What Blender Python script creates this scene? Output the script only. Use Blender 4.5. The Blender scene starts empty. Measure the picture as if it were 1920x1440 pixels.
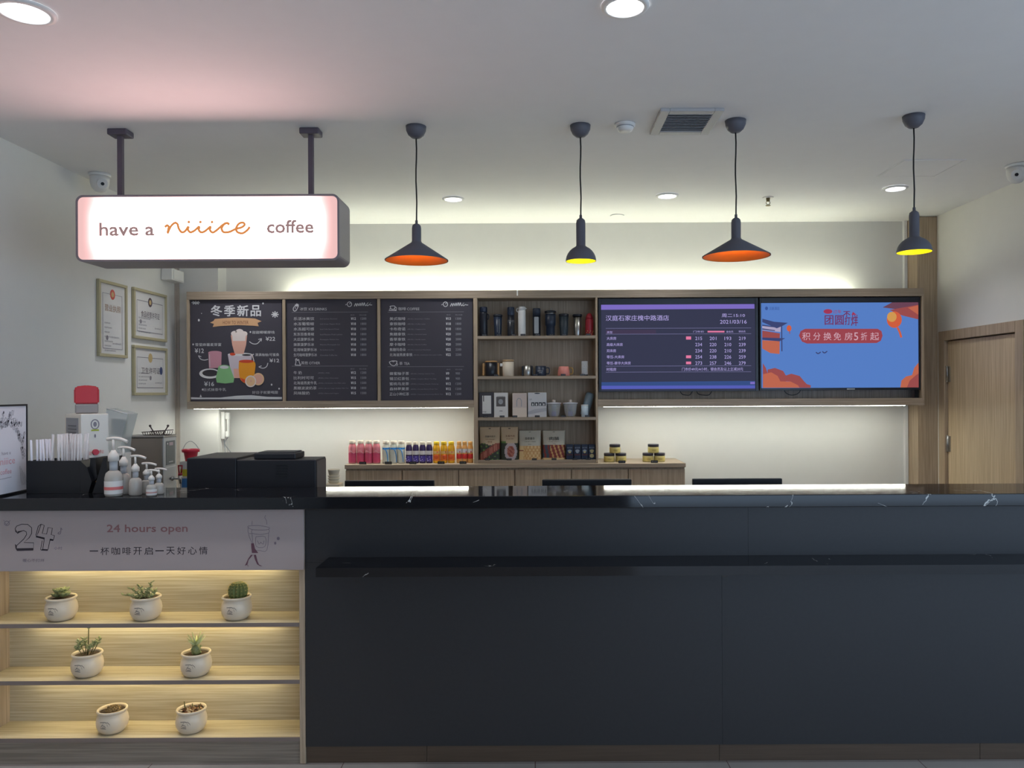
import bpy, bmesh, math, random
from mathutils import Vector, Matrix
random.seed(7)
SC = bpy.context.scene
COL = SC.collection
PI = math.pi

# ------------------------------------------------------------------ camera, sky, exposure
F, H, VX, VY = 1440.0, 1.55, 1000.0, 733.0     # focal length in pixels (1920 wide), eye height, the wall's vanishing point
ROLL = 0.005
cam = bpy.data.cameras.new('camera')
camo = bpy.data.objects.new('camera', cam)
COL.objects.link(camo)
cam.sensor_width = 36.0
cam.lens = F / 1920 * 36.0
cam.shift_x = (960 - VX) / 1920
cam.shift_y = (VY - 720) / 1920
cam.clip_start = 0.05
camo.matrix_world = Matrix.Translation((0, 0, H)) @ Matrix.Rotation(PI / 2, 4, 'X') @ Matrix.Rotation(-ROLL, 4, 'Z')
SC.camera = camo
SC.view_settings.view_transform = 'Standard'
SC.view_settings.look = 'None'
SC.view_settings.exposure = 0.0
SC.view_settings.gamma = 1.0
SC.view_settings.use_curve_mapping = False
world = bpy.data.worlds.new('daylight')
SC.world = world
world.use_nodes = True
world.node_tree.nodes['Background'].inputs[0].default_value = (0.55, 0.74, 1.0, 1)
world.node_tree.nodes['Background'].inputs[1].default_value = 2.7


def W(px, py, Y):
    """The point of the plane at depth Y that the photograph shows at pixel px, py: X and Z."""
    dx, dy = px - VX, py - VY
    return ((dx - ROLL * dy) * Y / F, H - (ROLL * dx + dy) * Y / F)


def on_ceiling(px, py, z=2.9):
    dx, dy = px - VX, py - VY
    Y = (H - z) * F / (ROLL * dx + dy)
    return ((dx - ROLL * dy) * Y / F, Y)


# ------------------------------------------------------------------ materials
def lin(c):
    return tuple(((v / 255) / 12.92 if v <= 10 else (((v / 255) + .055) / 1.055) ** 2.4) for v in c) + (1,)


MATS = {}


def mat(name, rgb=(200, 200, 200), rough=.5, metal=0.0, emit=0.0, alpha=None, trans=0.0, ior=1.45, coat=0.0):
    if name in MATS:
        return MATS[name]
    m = bpy.data.materials.new(name)
    m.use_nodes = True
    b = m.node_tree.nodes['Principled BSDF']
    b.inputs['Base Color'].default_value = lin(rgb)
    b.inputs['Roughness'].default_value = rough
    b.inputs['Metallic'].default_value = metal
    b.inputs['IOR'].default_value = ior
    if trans:
        b.inputs['Transmission Weight'].default_value = trans
    if coat:
        b.inputs['Coat Weight'].default_value = coat
    if alpha is not None:
        b.inputs['Alpha'].default_value = alpha
    if emit:
        b.inputs['Emission Color'].default_value = lin(rgb)
        b.inputs['Emission Strength'].default_value = emit
    MATS[name] = m
    return m


def nodes_of(m):
    return m.node_tree.nodes, m.node_tree.links, m.node_tree.nodes['Principled BSDF']


def speckled(name, rgb, rough=.6, amount=.05, scale=30, stretch=(1, 1, 1), rgb2=None, bump=0.0, ior=1.45):
    """A paint, laminate or stone: base colour broken up by stretched noise."""
    if name in MATS:
        return MATS[name]
    m = mat(name, rgb, rough, ior=ior)
    n, l, b = nodes_of(m)
    tc = n.new('ShaderNodeTexCoord')
    mp = n.new('ShaderNodeMapping')
    mp.inputs['Scale'].default_value = stretch
    no = n.new('ShaderNodeTexNoise')
    no.inputs['Scale'].default_value = scale
    no.inputs['Detail'].default_value = 4
    rp = n.new('ShaderNodeValToRGB')
    c1 = lin(rgb)
    c2 = lin(rgb2) if rgb2 else tuple(max(0, v * (1 - amount * 4)) for v in c1[:3]) + (1,)
    rp.color_ramp.elements[0].color = c2
    rp.color_ramp.elements[1].color = c1
    rp.color_ramp.elements[0].position = .35
    rp.color_ramp.elements[1].position = .65
    l.new(tc.outputs['Object'], mp.inputs['Vector'])
    l.new(mp.outputs['Vector'], no.inputs['Vector'])
    l.new(no.outputs['Fac'], rp.inputs['Fac'])
    l.new(rp.outputs['Color'], b.inputs['Base Color'])
    if bump:
        bp = n.new('ShaderNodeBump')
        bp.inputs['Strength'].default_value = bump
        bp.inputs['Distance'].default_value = .002
        l.new(no.outputs['Fac'], bp.inputs['Height'])
        l.new(bp.outputs['Normal'], b.inputs['Normal'])
    return m


def marble(name):
    m = mat(name, (14, 15, 18), .06, ior=1.5)
    n, l, b = nodes_of(m)
    tc = n.new('ShaderNodeTexCoord')
    no = n.new('ShaderNodeTexNoise')
    no.inputs['Scale'].default_value = 3.1
    no.inputs['Detail'].default_value = 5
    no.inputs['Distortion'].default_value = 1.3
    s = n.new('ShaderNodeMath'); s.operation = 'SUBTRACT'; s.inputs[1].default_value = .5
    a = n.new('ShaderNodeMath'); a.operation = 'ABSOLUTE'
    t = n.new('ShaderNodeMath'); t.operation = 'LESS_THAN'; t.inputs[1].default_value = .0026
    n2 = n.new('ShaderNodeTexNoise')
    n2.inputs['Scale'].default_value = 5.3
    g = n.new('ShaderNodeMath'); g.operation = 'GREATER_THAN'; g.inputs[1].default_value = .60
    mu = n.new('ShaderNodeMath'); mu.operation = 'MULTIPLY'
    mx = n.new('ShaderNodeMix'); mx.data_type = 'RGBA'
    mx.inputs[6].default_value = lin((15, 16, 20))
    mx.inputs[7].default_value = lin((190, 190, 185))
    l.new(tc.outputs['Object'], no.inputs['Vector'])
    l.new(tc.outputs['Object'], n2.inputs['Vector'])
    l.new(no.outputs['Fac'], s.inputs[0]); l.new(s.outputs[0], a.inputs[0]); l.new(a.outputs[0], t.inputs[0])
    l.new(n2.outputs['Fac'], g.inputs[0])
    l.new(t.outputs[0], mu.inputs[0]); l.new(g.outputs[0], mu.inputs[1])
    l.new(mu.outputs[0], mx.inputs[0]); l.new(mx.outputs[2], b.inputs['Base Color'])
    return m


def tiles(name, rgb, grout, size):
    m = mat(name, rgb, .3)
    n, l, b = nodes_of(m)
    tc = n.new('ShaderNodeTexCoord')
    br = n.new('ShaderNodeTexBrick')
    br.offset = 0
    br.inputs['Scale'].default_value = 1
    br.inputs['Brick Width'].default_value = size
    br.inputs['Row Height'].default_value = size
    br.inputs['Mortar Size'].default_value = .002
    br.inputs['Color1'].default_value = lin(rgb)
    br.inputs['Color2'].default_value = lin(tuple(v * .96 for v in rgb))
    br.inputs['Mortar'].default_value = lin(grout)
    l.new(tc.outputs['Object'], br.inputs['Vector'])
    l.new(br.outputs['Color'], b.inputs['Base Color'])
    return m


def glow(name, rgb, strength):
    m = mat(name, rgb, .5, emit=strength)
    b = m.node_tree.nodes['Principled BSDF']
    b.inputs['Base Color'].default_value = (0, 0, 0, 1) if strength < 1.5 else lin((240, 240, 240))
    if strength < 1.5:
        b.inputs['Specular IOR Level'].default_value = .15
    return m


def sign_face(name):
    """Backlit acrylic: tubes behind its middle, pinker and weaker towards the two ends."""
    m = mat(name, (250, 235, 232), .35)
    n, l, b = nodes_of(m)
    tc = n.new('ShaderNodeTexCoord')
    sp = n.new('ShaderNodeSeparateXYZ')
    l.new(tc.outputs['Generated'], sp.inputs[0])

    def edge(out, width):
        a = n.new('ShaderNodeMath'); a.operation = 'SUBTRACT'; a.inputs[1].default_value = .5
        c = n.new('ShaderNodeMath'); c.operation = 'ABSOLUTE'
        r = n.new('ShaderNodeMapRange'); r.interpolation_type = 'SMOOTHSTEP'
        r.inputs[1].default_value = .5; r.inputs[2].default_value = .5 - width
        l.new(out, a.inputs[0]); l.new(a.outputs[0], c.inputs[0]); l.new(c.outputs[0], r.inputs[0])
        return r.outputs[0]
    ex, ez = edge(sp.outputs[0], .125), edge(sp.outputs[2], .36)
    k = n.new('ShaderNodeMath'); k.operation = 'MULTIPLY_ADD'; k.inputs[1].default_value = .45; k.inputs[2].default_value = .55
    l.new(ez, k.inputs[0])
    mu = n.new('ShaderNodeMath'); mu.operation = 'MULTIPLY'
    l.new(ex, mu.inputs[0]); l.new(k.outputs[0], mu.inputs[1])
    st = n.new('ShaderNodeMapRange')
    st.inputs[3].default_value = .86; st.inputs[4].default_value = 11
    pw = n.new('ShaderNodeMath'); pw.operation = 'POWER'; pw.inputs[1].default_value = 2.0
    l.new(mu.outputs[0], pw.inputs[0]); l.new(pw.outputs[0], st.inputs[0])
    b.inputs['Emission Color'].default_value = (1.0, .60, .58, 1)
    l.new(st.outputs[0], b.inputs['Emission Strength'])
    b.inputs['Base Color'].default_value = lin((60, 55, 55))
    return m


M_WALL = speckled('white wall paint', (222, 219, 213), .75, .003, 14)
M_CEIL = speckled('white ceiling paint', (238, 237, 236), .85, .003, 10)
M_FLOOR = tiles('grey floor tile', (178, 170, 162), (96, 64, 60), .8)
M_WOODV = speckled('oak laminate, upright grain', (184, 163, 138), .45, .05, 4, (28, 28, .7), (158, 138, 114))
M_WOODH = speckled('oak laminate, level grain', (170, 152, 132), .45, .05, 4, (.7, 28, 28), (146, 129, 109))
M_NICHE = speckled('pale oak laminate, level grain', (208, 197, 170), .45, .05, 4, (.8, 26, 34), (182, 167, 134))
M_MARBLE = marble('black veined marble')
M_PANEL = speckled('charcoal laminate', (44, 44, 46), .42, .02, 60)
M_KICK = speckled('brown metal kick', (88, 72, 58), .35, .04, 4, (1, 20, 30))
M_BLACK = mat('matt black metal', (44, 44, 50), .55)
M_BLACKP = mat('black plastic', (22, 23, 27), .35)
M_DARK = mat('dark grey plastic', (58, 58, 62), .5)
M_WHITE = mat('white plastic', (228, 226, 222), .4)
M_GREY = mat('grey plastic', (150, 152, 155), .45)
M_STEEL = mat('brushed steel', (170, 168, 164), .32, 1.0)
M_SIGNBOX = mat('sign box grey metal', (132, 124, 128), .45)
M_CREAM = mat('cream ceramic', (214, 198, 174), .35)
M_SOIL = speckled('potting soil', (74, 58, 44), .95, .1, 200)
M_LED = glow('cool white strip light', (242, 250, 230), 42)
M_LEDW = glow('warm strip light', (255, 240, 194), 20)
M_GLASS = mat('clear plastic', (235, 238, 238), .08, alpha=.28)


# ------------------------------------------------------------------ mesh helpers
def new():
    return bmesh.new()


def box(bm, x0, x1, y0, y1, z0, z1, mi=0, bev=0.0, seg=2):
    r = bmesh.ops.create_cube(bm, size=1.0, matrix=Matrix.Translation(((x0 + x1) / 2, (y0 + y1) / 2, (z0 + z1) / 2)) @ Matrix.Diagonal((abs(x1 - x0), abs(y1 - y0), abs(z1 - z0), 1)))
    vs = r['verts']
    fs = {f for v in vs for f in v.link_faces}
    for f in fs:
        f.material_index = mi
    if bev:
        es = list({e for v in vs for e in v.link_edges})
        o = bmesh.ops.bevel(bm, geom=es, offset=bev, segments=seg, affect='EDGES', profile=.5)
        for f in o['faces']:
            f.material_index = mi
    return vs


def lathe(bm, prof, x=0, y=0, z=0, seg=28, mi=0, cap0=True, cap1=True, sx=1.0, sy=1.0):
    """A turned shape: PROF is radius, height from bottom to top."""
    rings = []
    for r, h in prof:
        rings.append([bm.verts.new((x + sx * r * math.cos(2 * PI * k / seg), y + sy * r * math.sin(2 * PI * k / seg), z + h)) for k in range(seg)])
    for a, b in zip(rings, rings[1:]):
        for k in range(seg):
            f = bm.faces.new((a[k], a[(k + 1) % seg], b[(k + 1) % seg], b[k]))
            f.smooth = True
            f.material_index = mi
    if cap0:
        f = bm.faces.new(rings[0][::-1]); f.material_index = mi
    if cap1:
        f = bm.faces.new(rings[-1]); f.material_index = mi


def tube(bm, pts, r, seg=8, mi=0):
    pts = [Vector(p) for p in pts]
    rings = []
    up = None
    for i, p in enumerate(pts):
        t = (pts[min(i + 1, len(pts) - 1)] - pts[max(i - 1, 0)]).normalized()
        if up is None:
            up = t.orthogonal().normalized()
        up = (up - t * up.dot(t)).normalized()
        s = t.cross(up)
        rr = r[i] if isinstance(r, (list, tuple)) else r
        rings.append([bm.verts.new(p + (up * math.cos(2 * PI * k / seg) + s * math.sin(2 * PI * k / seg)) * rr) for k in range(seg)])
    for a, b in zip(rings, rings[1:]):
        for k in range(seg):
            f = bm.faces.new((a[k], a[(k + 1) % seg], b[(k + 1) % seg], b[k]))
            f.smooth = True
            f.material_index = mi
    for c in (rings[0][::-1], rings[-1]):
        bm.faces.new(c).material_index = mi


def blob(bm, c, rad, rot=None, mi=0, u=10, v=7):
    m = Matrix.Translation(c) @ (rot.to_4x4() if rot else Matrix()) @ Matrix.Diagonal((*rad, 1))
    r = bmesh.ops.create_uvsphere(bm, u_segments=u, v_segments=v, radius=1, matrix=m)
    for f in {f for w in r['verts'] for f in w.link_faces}:
        f.material_index = mi
        f.smooth = True


def prism(bm, pts, y0, y1, mi=0):
    """An outline of x, z points given depth from y0 to y1."""
    a = [bm.verts.new((x, y0, z)) for x, z in pts]
    b = [bm.verts.new((x, y1, z)) for x, z in pts]
    n = len(pts)
    fs = [bm.faces.new(a), bm.faces.new(b[::-1])]
    for k in range(n):
        fs.append(bm.faces.new((a[k], b[k], b[(k + 1) % n], a[(k + 1) % n])))
    for f in fs:
        f.material_index = mi


def flat(bm, pts, y, mi=0):
    f = bm.faces.new([bm.verts.new((x, y, z)) for x, z in pts])
    f.material_index = mi
    return f


def rrect(x0, x1, z0, z1, r, n=6):
    out = []
    for cx, cz, a0 in ((x1 - r, z1 - r, 0), (x0 + r, z1 - r, PI / 2), (x0 + r, z0 + r, PI), (x1 - r, z0 + r, 1.5 * PI)):
        out += [(cx + r * math.cos(a0 + PI / 2 * k / n), cz + r * math.sin(a0 + PI / 2 * k / n)) for k in range(n + 1)]
    return out


def oval(cx, cz, rx, rz, n=24):
    return [(cx + rx * math.cos(2 * PI * k / n), cz + rz * math.sin(2 * PI * k / n)) for k in range(n)]


def smooth_path(pts, n=6):
    out = []
    for i in range(len(pts) - 1):
        p0, p1, p2, p3 = pts[max(i - 1, 0)], pts[i], pts[i + 1], pts[min(i + 2, len(pts) - 1)]
        for k in range(n):
            t = k / n
            out.append(tuple(.5 * ((2 * b) + (c - a) * t + (2 * a - 5 * b + 4 * c - d) * t * t + (3 * b - a - 3 * c + d) * t ** 3) for a, b, c, d in zip(p0, p1, p2, p3)))
    return out + [tuple(pts[-1])]


def stroke(bm, pts, w, y, mi=0):
    """A drawn line of width w through x, z points."""
    pts = [Vector(p) for p in pts]
    if len(pts) < 2:
        return
    L, R = [], []
    for i, p in enumerate(pts):
        t = pts[min(i + 1, len(pts) - 1)] - pts[max(i - 1, 0)]
        if t.length < 1e-9:
            t = Vector((1, 0))
        t.normalize()
        nrm = Vector((-t.y, t.x)) * w / 2
        L.append(bm.verts.new((p.x + nrm.x, y, p.y + nrm.y)))
        R.append(bm.verts.new((p.x - nrm.x, y, p.y - nrm.y)))
    for i in range(len(pts) - 1):
        f = bm.faces.new((L[i], R[i], R[i + 1], L[i + 1]))
        f.material_index = mi


GLYPH = {}


def glyphs(s):
    if s not in GLYPH:
        cu = bpy.data.curves.new('lettering', 'FONT')
        cu.body = s
        cu.resolution_u = 2
        o = bpy.data.objects.new('lettering', cu)
        COL.objects.link(o)
        dg = bpy.context.evaluated_depsgraph_get()
        ev = o.evaluated_get(dg)
        me = ev.to_mesh()
        v = [(a.co.x, a.co.y) for a in me.vertices]
        f = [tuple(p.vertices) for p in me.polygons]
        ev.to_mesh_clear()
        bpy.data.objects.remove(o)
        bpy.data.curves.remove(cu)
        GLYPH[s] = (v, f)
    return GLYPH[s]


def text(bm, s, x0, x1, z0, z1, y, mi=0, bold=0.0):
    """Lettering that fills the rectangle x0..x1, z0..z1 of the plane y."""
    v, f = glyphs(s)
    if not v:
        return
    ax, bx = min(p[0] for p in v), max(p[0] for p in v)
    az, bz = min(p[1] for p in v), max(p[1] for p in v)
    kx, kz = (x1 - x0) / max(bx - ax, 1e-6), (z1 - z0) / max(bz - az, 1e-6)
    for i, (d, e) in enumerate(((0, 0), (bold, 0), (0, bold), (bold, bold)) if bold else ((0, 0),)):
        vs = [bm.verts.new((x0 + (p[0] - ax) * kx + d, y - i * .00006, z0 + (p[1] - az) * kz + e)) for p in v]
        for q in f:
            try:
                bm.faces.new([vs[k] for k in q]).material_index = mi
            except ValueError:
                pass


class Sheet:
    """A flat board at depth Y with its print laid out in the photograph's crop coordinates."""

    def __init__(self, Y, ox, oy, s):
        self.Y, self.ox, self.oy, self.s = Y, ox, oy, s

    def p(self, cx, cy):
        return W(self.ox + cx / self.s, self.oy + cy / self.s, self.Y)

    def ps(self, pts):
        return [self.p(*q) for q in pts]

    def text(self, bm, s, cx0, cy0, cx1, cy1, mi=0, d=0.0, bold=0.0):
        a, b = self.p(cx0, cy1), self.p(cx1, cy0)
        text(bm, s, a[0], b[0], a[1], b[1], self.Y - d, mi, bold)

    def line(self, bm, pts, w, mi=0, d=0.0, curve=True, n=5):
        q = self.ps(pts)
        stroke(bm, smooth_path(q, n) if curve and len(q) > 2 else q, w * self.Y / F / self.s, self.Y - d, mi)

    def area(self, bm, pts, mi=0, d=0.0, curve=False):
        q = self.ps(pts)
        if curve:
            q = smooth_path(q + [q[0]], 4)[:-1]
        flat(bm, q, self.Y - d, mi)

    def oval(self, bm, cx, cy, rx, ry, mi=0, d=0.0, n=24):
        self.area(bm, oval(cx, cy, rx, ry, n), mi, d)

    def ring(self, bm, cx, cy, rx, ry, w, mi=0, d=0.0, n=24):
        q = oval(cx, cy, rx, ry, n)
        self.line(bm, q + [q[0]], w, mi, d, False)


# ------------------------------------------------------------------ object helpers
ORG = {}


def tag(o, label, cat, group=None):
    o['label'] = label
    o['category'] = cat
    if group:
        o['group'] = group
    return o


def thing(name, label, cat, loc=(0, 0, 0), group=None):
    o = bpy.data.objects.new(name, None)
    o.empty_display_size = .05
    COL.objects.link(o)
    o.location = loc
    ORG[o] = Vector(loc)
    return tag(o, label, cat, group)


def obj(name, bm, m, parent=None, label=None, smooth=False, loc=None):
    """ONE mesh object. Its geometry is given in world coordinates unless its parent stands at the origin."""
    bmesh.ops.recalc_face_normals(bm, faces=[f for f in bm.faces if True]) if not smooth == 'flat' else None
    me = bpy.data.meshes.new(name)
    org = Vector((0, 0, 0))
    if parent is not None:
        org = ORG[parent]
    elif loc is not None:
        org = Vector(loc)
    if org.length:
        bmesh.ops.translate(bm, verts=bm.verts, vec=-org)
    bm.to_mesh(me)
    bm.free()
    for k in (m if isinstance(m, (list, tuple)) else [m]):
        me.materials.append(k)
    o = bpy.data.objects.new(name, me)
    COL.objects.link(o)
    ORG[o] = org
    if parent is not None:
        o.parent = parent
    elif loc is not None:
        o.location = loc
    if label:
        o['label'] = label
    return o


def printed(name, bm, m, parent, label=None):
    """Flat print: keeps its faces as drawn."""
    return obj(name, bm, m, parent, label, 'flat')


def struct(name, bm, m, parent=None):
    o = obj(name, bm, m, parent)
    if parent is None:
        o['kind'] = 'structure'
    return o


def dup(root, loc, rotz=None, label=None, scale=None):
    """A copy of a thing with copies of its parts and sub-parts."""
    def rec(o, parent):
        c = o.copy()
        COL.objects.link(c)
        c.parent = parent
        for ch in o.children:
            rec(ch, c)
        return c
    r = rec(root, None)
    r.location = loc
    if rotz is not None:
        r.rotation_euler = (0, 0, rotz)
    if scale:
        r.scale = scale
    if label:
        r['label'] = label
    return r


# ------------------------------------------------------------------ the room
XL, XR, YB, ZC = -2.8, 3.16, 6.18, 2.9
bm = new(); box(bm, -6, 7, -4.2, 6.5, -.12, 0); struct('floor', bm, M_FLOOR)
bm = new(); box(bm, -6, 7, -4.2, 6.5, ZC, ZC + .15); struct('ceiling', bm, M_CEIL)
bm = new(); box(bm, XL - .15, XR + .15, YB, YB + .15, 0, ZC); struct('wall_back', bm, M_WALL)
bm = new(); box(bm, XL - .15, XL, -4.0, YB, 0, ZC); struct('wall_left', bm, M_WALL)
DY0, DY1, DZ = 4.93, 5.965, 1.995      # the doorway in the right wall, to the outside of its frame
bm = new()
box(bm, XR, XR + .15, 3.3, DY0, 0, ZC)
box(bm, XR, XR + .15, DY0, DY1, DZ, ZC)
box(bm, XR, XR + .15, DY1, YB, 0, ZC)
struct('wall_right', bm, M_WALL)
bm = new(); box(bm, XL - .15, 1.3, -4.15, -4.0, 0, ZC); struct('wall_front', bm, speckled('grey lobby wall paint', (150, 148, 146), .8, .01, 9))
# column in the corner and the wooden pilaster by the door
bm = new(); box(bm, XL, -2.467, 6.02, YB, 0, ZC); struct('trim_1', bm, M_WALL)
bm = new(); box(bm, 3.005, XR, 6.0, YB, 0, ZC - .004); struct('trim_2', bm, M_WOODV)
bm = new(); box(bm, XL, XL + .012, 6.0, 6.02, 0, ZC); box(bm, XL, XL + .03, 6.012, 6.02, 0, ZC); struct('trim_3', bm, speckled('beige corner trim', (196, 184, 172), .6, .02, 20))
bm = new(); box(bm, 2.975, 3.003, YB - .03, YB, 0, ZC, bev=.004); struct('trim_4', bm, M_WHITE)
# door
door = bpy.data.objects.new('door_1', None); COL.objects.link(door); door.location = (XR, 5.45, 0); ORG[door] = Vector((XR, 5.45, 0))
door['kind'] = 'structure'
bm = new()
box(bm, XR - .015, XR + .14, DY1 - .085, DY1 - .002, .001, DZ - .002, bev=.003)
box(bm, XR - .015, XR + .14, DY0 + .002, DY0 + .085, .001, DZ - .002, bev=.003)
box(bm, XR - .015, XR + .14, DY0 + .085, DY1 - .085, DZ - .075, DZ - .002, bev=.003)
obj('door_frame', bm, M_WOODV, door)
M_DOOR = speckled('light oak door laminate, upright grain', (206, 184, 152), .45, .05, 4, (28, 28, .7), (182, 158, 126))
bm = new(); box(bm, XR + .08, XR + .139, DY0 + .085, DY1 - .085, .001, DZ - .075); obj('door_light_block', bm, M_WOODV, door)  # plate added behind the leaf to block sky light through the gap
bm = new(); box(bm, XR + .012, XR + .055, DY0 + .092, DY1 - .09, .006, DZ - .082, bev=.002); leaf = obj('door_leaf', bm, M_DOOR, door)
for zz in (1.66, 1.13):
    bm = new()
    lathe(bm, [(.009, 0), (.009, .125)], XR + .005, DY1 - .093, zz - .06, 12)
    box(bm, XR + .004, XR + .0118, DY1 - .125, DY1 - .095, zz - .058, zz + .06)
    obj('hinge', bm, M_STEEL, leaf)
bm = new(); box(bm, XR - .018, XR - .0152, DY0 + .03, DY0 + .055, .86, .93); obj('strike_plate', bm, M_BLACK, door)

# ------------------------------------------------------------------ lamps and fittings of the ceiling
def downlight(px, py, r, label, energy):
    x, y = on_ceiling(px, py)
    t = thing('recessed_downlight', label, 'ceiling light', (x, y, ZC - .001), 'recessed ceiling downlights')
    bm = new()
    lathe(bm, [(r * 1.28, -.001), (r * 1.26, -.008), (r * 1.0, -.012), (r * .98, -.004)], x, y, ZC, 32, cap0=False, cap1=False)
    obj('trim_ring', bm, M_WHITE, t)
    bm = new(); lathe(bm, [(r * .97, -.006), (r * .9, -.003)], x, y, ZC, 32); obj('diffuser', bm, glow('downlight diffuser', (244, 247, 255), 14), t)
    la = bpy.data.lights.new('downlight_lamp', 'SPOT')
    la.energy = energy; la.spot_size = 2.0; la.spot_blend = .9; la.shadow_soft_size = r; la.color = (.92, .95, 1)
    lo = bpy.data.objects.new('downlight_lamp', la)
    COL.objects.link(lo); lo.parent = t; lo.location = (0, 0, -.02)
    return t


downlight(1172, 10, .066, 'lit recessed downlight in the ceiling in front of the air vent', 60)
downlight(46, 20, .078, 'lit recessed downlight in the ceiling in front of the glowing coffee sign', 60)
downlight(850, 372, .060, 'lit recessed downlight behind the first orange cone pendant lamp', 26)
downlight(430, 378, .062, 'lit recessed downlight hidden behind the hanging coffee sign', 36)
downlight(1251, 366, .062, 'lit recessed downlight between the air vent and the back wall', 26)
downlight(1679, 352, .062, 'lit recessed downlight beside the pendant lamp closest to the door', 34)

# two rows of added fill lamps over the lobby floor, to brighten the ceiling
for k, (x, y) in enumerate(((-1.6, .6), (.7, .6), (2.6, .6), (-1.6, -1.6), (.7, -1.6), (2.6, -1.6))):
    la = bpy.data.lights.new('lobby_fill_lamp', 'SPOT')
    la.energy = 48; la.spot_size = 1.7; la.spot_blend = .8; la.shadow_soft_size = .07; la.color = (.95, .97, 1)
    lo = bpy.data.objects.new('lobby_fill_lamp', la)
    COL.objects.link(lo); lo.location = (x, y, ZC - .02)

# square air vent
c = [on_ceiling(*p) for p in ((1240, 203), (1362, 201), (1325, 247), (1217, 248))]
vx0, vx1 = (c[0][0] + c[3][0]) / 2, (c[1][0] + c[2][0]) / 2
vy0, vy1 = (c[0][1] + c[1][1]) / 2, (c[2][1] + c[3][1]) / 2
t = thing('ceiling_vent', 'square metal air vent with grey louvres set in the ceiling', 'air vent', ((vx0 + vx1) / 2, (vy0 + vy1) / 2, ZC))
bm = new()
fw = .045
for a in ((vx0, vx0 + fw, vy0, vy1), (vx1 - fw, vx1, vy0, vy1), (vx0 + fw, vx1 - fw, vy0, vy0 + fw), (vx0 + fw, vx1 - fw, vy1 - fw, vy1)):
    box(bm, *a, ZC - .016, ZC - .0005, bev=.003)
obj('vent_frame', bm, mat('grey enamel', (176, 174, 174), .45), t)
bm = new()
n = 11
for k in range(n):
    yy = vy0 + fw + (vy1 - vy0 - 2 * fw) * (k + .5) / n
    vs = box(bm, vx0 + fw, vx1 - fw, yy - .011, yy + .011, ZC - .012, ZC - .010)
    bmesh.ops.rotate(bm, verts=vs, cent=(vx0, yy, ZC - .010), matrix=Matrix.Rotation(.5, 3, 'X'))
obj('louvre', bm, mat('grey louvre', (176, 176, 178), .5), t)
bm = new(); box(bm, vx0 + fw, vx1 - fw, vy0 + fw, vy1 - fw, ZC - .0022, ZC - .0007); obj('duct_screen', bm, mat('vent dark', (92, 92, 94), .8), t)

# smoke detector, sprinkler, blank disc, access hatch
x, y = on_ceiling(1172, 232)
t = thing('smoke_detector', 'small round white smoke detector on the ceiling beside the air vent', 'smoke detector', (x, y, ZC))
bm = new(); lathe(bm, [(.022, -.042), (.036, -.036), (.043, -.022), (.043, -.014), (.052, -.012), (.052, -.0005)], x, y, ZC, 28); obj('housing', bm, M_WHITE, t)
bm = new(); lathe(bm, [(.0445, -.021), (.0445, -.017)], x, y, ZC, 28); obj('sensor_slot', bm, M_GREY, t)
x, y = on_ceiling(1440, 370)
t = thing('fire_sprinkler', 'small brass fire sprinkler head hanging from the ceiling behind the second orange pendant', 'sprinkler', (x, y, ZC))
bm = new(); lathe(bm, [(.036, -.006), (.038, -.0005)], x, y, ZC, 20); obj('escutcheon', bm, M_WHITE, t)
bm = new()
lathe(bm, [(.012, -.03), (.014, -.0062)], x, y, ZC, 12)
tube(bm, [(x - .011, y, ZC - .03), (x - .014, y, ZC - .042), (x, y, ZC - .056)], .0025, 6)
tube(bm, [(x + .011, y, ZC - .03), (x + .014, y, ZC - .042), (x, y, ZC - .056)], .0025, 6)
lathe(bm, [(.017, -.060), (.017, -.056)], x, y, ZC, 16)
obj('sprinkler_head', bm, mat('dull brass', (120, 108, 78), .4, .8), t)
x, y = on_ceiling(1157, 404)
bm = new(); lathe(bm, [(.050, -.006), (.055, -.0005)], x, y, ZC, 24)
tag(obj('blanking_disc', bm, M_CEIL, loc=(x, y, ZC)), 'flat white blanking disc on the ceiling close above the back wall', 'ceiling disc')
c = [on_ceiling(*p) for p in ((1690, 301), (1800, 299), (1760, 328), (1650, 331))]
bm = new()
a0, a1, b0, b1 = (c[0][0] + c[3][0]) / 2, (c[1][0] + c[2][0]) / 2, (c[0][1] + c[1][1]) / 2, (c[2][1] + c[3][1]) / 2
t = thing('ceiling_hatch', 'square white access hatch flush with the ceiling above the wooden door', 'access hatch', ((a0 + a1) / 2, (b0 + b1) / 2, ZC))
box(bm, a0, a1, b0, b1, ZC - .004, ZC - .0004, bev=.0015); obj('hatch_panel', bm, M_CEIL, t)
bm = new()
box(bm, a0 - .012, a1 + .012, b0 - .012, b0 - .004, ZC - .004, ZC - .0004); box(bm, a0 - .012, a1 + .012, b1 + .004, b1 + .012, ZC - .004, ZC - .0004)
box(bm, a0 - .012, a0 - .004, b0 - .004, b1 + .004, ZC - .004, ZC - .0004); box(bm, a1 + .004, a1 + .012, b0 - .004, b1 + .004, ZC - .004, ZC - .0004)
obj('hatch_frame', bm, M_CEIL, t)


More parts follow.
